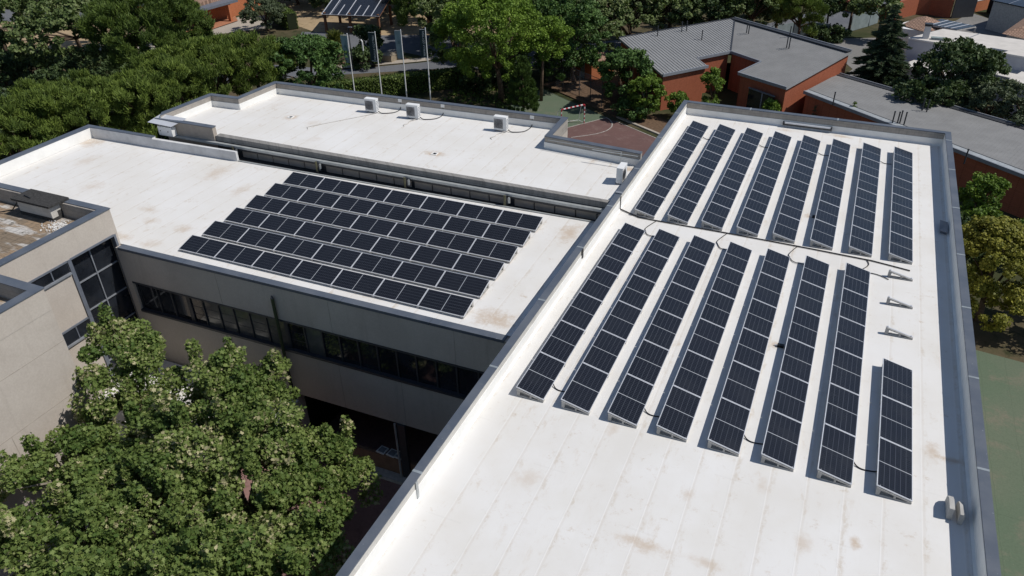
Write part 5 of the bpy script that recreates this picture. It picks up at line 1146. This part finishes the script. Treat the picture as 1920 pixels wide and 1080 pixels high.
# off-frame tree that throws the shadow on the green court at the right
tree('broadleaf_tree', 'tree just beyond the right edge shading the green court', 'dim', [((23.6, 31.0, -8.5), (2.6, 2.6, 2.4))], (23.6, 31.0, G), .2)

# conifers with layered boughs
def conifer(name, label, x, y, zt_, zb, rmax, fol, levels, nb, seed, needle=.3, dens=26):
    g = np.random.default_rng(seed); root = thing(name, label, 'tree', (x, y, G)); pos, outw, tint = [], [], []; b = MB()
    b.tube([(x, y, G), (x, y, (G + zt_) / 2), (x, y, zt_)], [rmax * .075, rmax * .05, .02], 'bark', 7)
    for L_ in range(levels):
        u = (L_ + .5) / levels; z = zt_ - (zt_ - zb) * u ** 1.0; r = rmax * (u ** .8) * g.uniform(.85, 1.12); n = max(4, int(nb * (.5 + u)))
        for k in range(n):
            a = k * 2 * PI / n + g.uniform(-.3, .3) + L_; rr = r * g.uniform(.7, 1.12); tip = np.array([x + rr * math.cos(a), y + rr * math.sin(a), z - rr * .16 + g.normal(0, .1)])
            st = np.array([x, y, z + .15]); b.tube([tuple(st), tuple(tip)], [.035 * rmax / 2, .008], 'bark', 4); m = int(dens * rr + 6); t_ = g.uniform(.12, 1.02, m) ** .75
            side = np.array([-math.sin(a), math.cos(a), 0]); w = (1.05 - t_) * .32 * rr + .12
            p = st + (tip - st) * t_[:, None] + side * (g.uniform(-1, 1, m) * w)[:, None] + np.array([0, 0, 1]) * g.normal(-.02, .06, m)[:, None]; pos.append(p)
            o_ = np.tile(np.array([math.cos(a), math.sin(a), -.1]), (m, 1)) + side * g.uniform(-.9, .9, m)[:, None]; o_ /= np.linalg.norm(o_, axis=1)[:, None]; outw.append(o_); tint.append(np.clip(g.uniform(.1, .8) + g.normal(0, .2, m), 0, 1))
    b.build('trunk', root); leaves('boughs', np.concatenate(pos) - np.array([x, y, G]), np.concatenate(outw), needle, np.concatenate(tint), F[fol], 'needle', .05, .85, root, seed)
conifer('cedar_tree', 'tall dark cedar with drooping layered boughs left of the white house', 11.2, 72.6, -1.6, -11.3, 3.9, 'cedar', 20, 13, 5, .42, 70)
conifer('fir_tree', 'small bright fir tip above the far parapet at the right', 9.2, 60.0, -8.0, -11.8, 1.1, 'bamboo', 10, 8, 6, .26, 60)
conifer('fir_tree', 'thin sparse fir tip above the far parapet light fitting', 5.7, 61.6, -9.3, -11.8, .7, 'olive', 6, 5, 7, .22, 30)
# palm
t = thing('palm_tree', 'small fan palm with yellowish fronds left of the flags', 'tree', (-54.47, 65.6, G))
b = MB(); b.tube([(-54.2, 65.9, G), (-54.5, 65.6, -9.4)], [.2, .15], 'bark', 8); b.build('trunk', t)
g = np.random.default_rng(9); pos, outw, tint = [], [], []
for k in range(46):
    a = g.uniform(0, 2 * PI); e = g.uniform(-.9, 1.2); d = np.array([math.cos(a) * math.cos(e), math.sin(a) * math.cos(e), math.sin(e)]); m = 60; s_ = g.uniform(.3, 1.5, m)
    pos.append(np.array([-54.5, 65.6, -9.4]) + d * s_[:, None] + g.normal(0, .12, (m, 3)) - np.array([0, 0, .12]) * (s_ ** 2)[:, None]); outw.append(np.tile(d, (m, 1))); tint.append(np.clip((.9 - (e + .9) / 2.2) + g.normal(0, .15, m), 0, 1))
leaves('fronds', np.concatenate(pos) - np.array([-54.47, 65.6, G]), np.concatenate(outw), .38, np.concatenate(tint), F['palm'], 'needle', 0, .8, t, 9)

# hedges: leafy boxes
def hedge(label, p, q, w, h, seed, name='hedge'):
    g = np.random.default_rng(seed); p, q = np.array(p, float), np.array(q, float); ln = np.linalg.norm(q - p); d = (q - p) / ln; nn = np.array([-d[1], d[0]])
    root = thing(name, label, 'hedge', (p[0], p[1], G)); n = int((ln * h * 2 + ln * w) * 190); u = g.uniform(0, ln, n); s_ = g.uniform(0, 1, n); a = g.uniform(0, 2 * h + w, n)
    off = np.where(a < h, -w / 2, np.where(a < h + w, a - h - w / 2, w / 2)); z = np.where(a < h, a, np.where(a < h + w, h, 2 * h + w - a)); lump = .12 * np.sin(u * 2.3 + seed) + .08 * np.sin(u * 5.1)
    xy = p + d * u[:, None] + nn * (off * (1 + .1 * lump))[:, None]; P_ = np.column_stack([xy, G + z * (1 + .06 * lump)]) + g.normal(0, .07, (n, 3))
    ow = np.column_stack([nn[0] * np.sign(off), nn[1] * np.sign(off), np.where((a >= h) & (a < h + w), 1.5, .2)]); ow /= np.linalg.norm(ow, axis=1)[:, None]
    leaves('foliage', P_ - np.array([p[0], p[1], G]), ow, .16, np.clip(g.uniform(0, 1, n), 0, 1), F['hedge'], 'quad', .3, .45, root, seed)
    b = MB(); pp, qq = Vector((*p, G + h / 2)), Vector((*q, G + h / 2)); b.beam(pp, qq, w * .85, h * .93, plain('hedge_core', (0.015, 0.022, 0.008), .95)); b.build('stems', root)
hedge('long clipped hedge with sunlit top behind the flagpoles', (-47.2, 49.9), (-33.0, 62.6), 1.3, 2.15, 31)
hedge('clipped hedge beside the round grey green tree', (-79, 82.5), (-70.0, 76.6), 1.6, 2.4, 32)
hedge('dark hedge along the street at the far left', (-108, 40.5), (-79, 56.0), 1.2, 1.4, 33)

# pine trunks of the upper left garden
for (x, y, h_, lab) in ((-101.8, 52.9, 10, 'bare pine trunk nearest the left edge'), (-98.3, 54.4, 10, 'leaning pine trunk second from the left edge'), (-93.5, 53.0, 10, 'third pine trunk in the top left garden')):
    t = thing('pine_tree', lab + ' with a small high crown', 'tree', (x, y, G)); b = MB(); b.tube([(x, y, G), (x + .3, y - .2, G + 4), (x + .2, y - .9, G + h_)], [.35, .28, .2], 'bark', 8); b.build('trunk', t)
    cl = clumps([((x + .2, y - .9, G + h_ + 1), (3.2, 3.2, 1.5))], 1.5, int(abs(h_ * 7 + x * 3))); g = np.random.default_rng(int(abs(x * 10))); pos = np.concatenate([q + g.normal(0, .4, (110, 3)) for q, d in cl]); ow = g.normal(size=pos.shape); ow /= np.linalg.norm(ow, axis=1)[:, None]
    leaves('crown', pos - np.array([x, y, G]), ow, .36, g.uniform(0, 1, len(pos)), F['pine2'], 'needle', .4, .4, t, int(abs(x)))
# distant wood along the top of the view
g = np.random.default_rng(77); bl = []
for k in range(34):
    x = -135 + k * 4.0 + g.uniform(-1, 1); y = 103 + g.uniform(-4, 10) - max(0, (-x - 45)) * .30
    if x > -4: y = 128 + g.uniform(0, 10)
    bl.append(((x, y, -8 + g.uniform(-1, 1)), (3.6, 3.6, 3.8)))
cl = clumps(bl, 1.3, 78); pos = np.concatenate([q + g.normal(0, .45, (90, 3)) for q, d in cl]); ow = g.normal(size=pos.shape); ow /= np.linalg.norm(ow, axis=1)[:, None]
tag(leaves('distant_wood', pos, ow, .6, np.clip(g.uniform(0, 1, len(pos)), 0, 1), F['dim'], 'quad', .4, .3, None, 79), 'dark wood behind the houses along the top edge', 'wood', kind='stuff')
# low ground cover under the trees
pos = np.column_stack([g.uniform(-70, -20, 26000), g.uniform(26, 70, 26000), np.full(26000, G + .12) + g.uniform(0, .25, 26000)])
xx, yy = pos[:, 0], pos[:, 1]; keep = (yy < 50 + (xx + 44) * .75) & (xx < -36) | ((xx > -34) & (yy > 56) & (yy < 63) & (xx < -26)); pos = pos[keep]; ow = g.normal(size=pos.shape); ow /= np.linalg.norm(ow, axis=1)[:, None]
tag(leaves('ground_cover', pos, ow, .3, g.uniform(0, 1, len(pos)), F['hedge'], 'quad', .6, .2, None, 80), 'low weeds and leaf litter under the trees', 'ground cover', kind='stuff')

# foreground plane trees in the courtyard
KIND['plane_near'] = ('lobed', .132, 320, 14.0, .52, .5, .2)
def near_tree(label, blobs, base, tr, gap=1.0, size=None):
    tree('plane_tree', label, 'plane_near', [((c[0], c[1], c[2]), (r, r, r * .85)) for c, r in blobs], base, tr, 'tree', 'bark_pale', 9, 'plane trees in the courtyard', 'plane_near', gap)
near_tree('large leafy plane tree filling the middle of the courtyard', [((-13.51, -0.53, -3.0), 1.05), ((-12.9, -1.2, -3.9), 1.7), ((-12.31, 0.57, -4.5), 1.45), ((-12.91, -3.77, -4.5), 2.3), ((-9.96, -2.77, -4.3), 2.2), ((-8.27, -1.39, -5.7), 1.75), ((-6.95, -1.08, -6.2), 1.05), ((-7.6, -3.43, -5.7), 1.85), ((-9.4, -5.1, -5.2), 2.3), ((-11.81, -6.05, -5.5), 2.3), ((-11, -3, -6.3), 2.6)], (-10.8, -3.2, -10.2), .26)
near_tree('plane tree against the beige tower wall at the left', [((-18.0, -1.3, -2.9), 1.35), ((-17.8, -2.2, -3.4), 1.1), ((-18.4, -0.7, -2.2), .7), ((-17.5, -0.42, -2.7), .62), ((-17.3, -2.9, -3.9), .85), ((-16.6, -5.7, -4.6), 1.35), ((-16.5, -7.4, -4.6), 1.6), ((-14.5, -6.1, -5.2), 1.8), ((-13.3, -8.65, -4.9), 2.1), ((-14.4, -9.83, -4.5), 1.7), ((-16.4, -3.6, -5.2), 1.2)], (-15.6, -6.0, -10.2), .2, .85)
near_tree('thin leafed young plane tree in front of the white canopy', [((-18.1, 0.0, -5.6), 1.1), ((-17.6, -1.2, -5.3), 1.2), ((-15.6, -1.2, -5.2), 1.3), ((-17.3, -2.7, -5.2), 1.2), ((-15.0, .6, -5.4), 1.0)], (-16.6, -2.9, -10.2), .1, .6)
near_tree('plane tree at the bottom edge nearest the viewer', [((-5.75, -5.94, -4.9), 1.75), ((-7.0, -8.1, -4.4), 2.1), ((-9.2, -9.25, -4.2), 2.0), ((-11.2, -9.8, -4.6), 1.9)], (-8.0, -8.0, -10.2), .22)
for o in list(bpy.data.objects):
    if o.type == 'MESH' and o.name.startswith('tmp'): bpy.data.objects.remove(o)
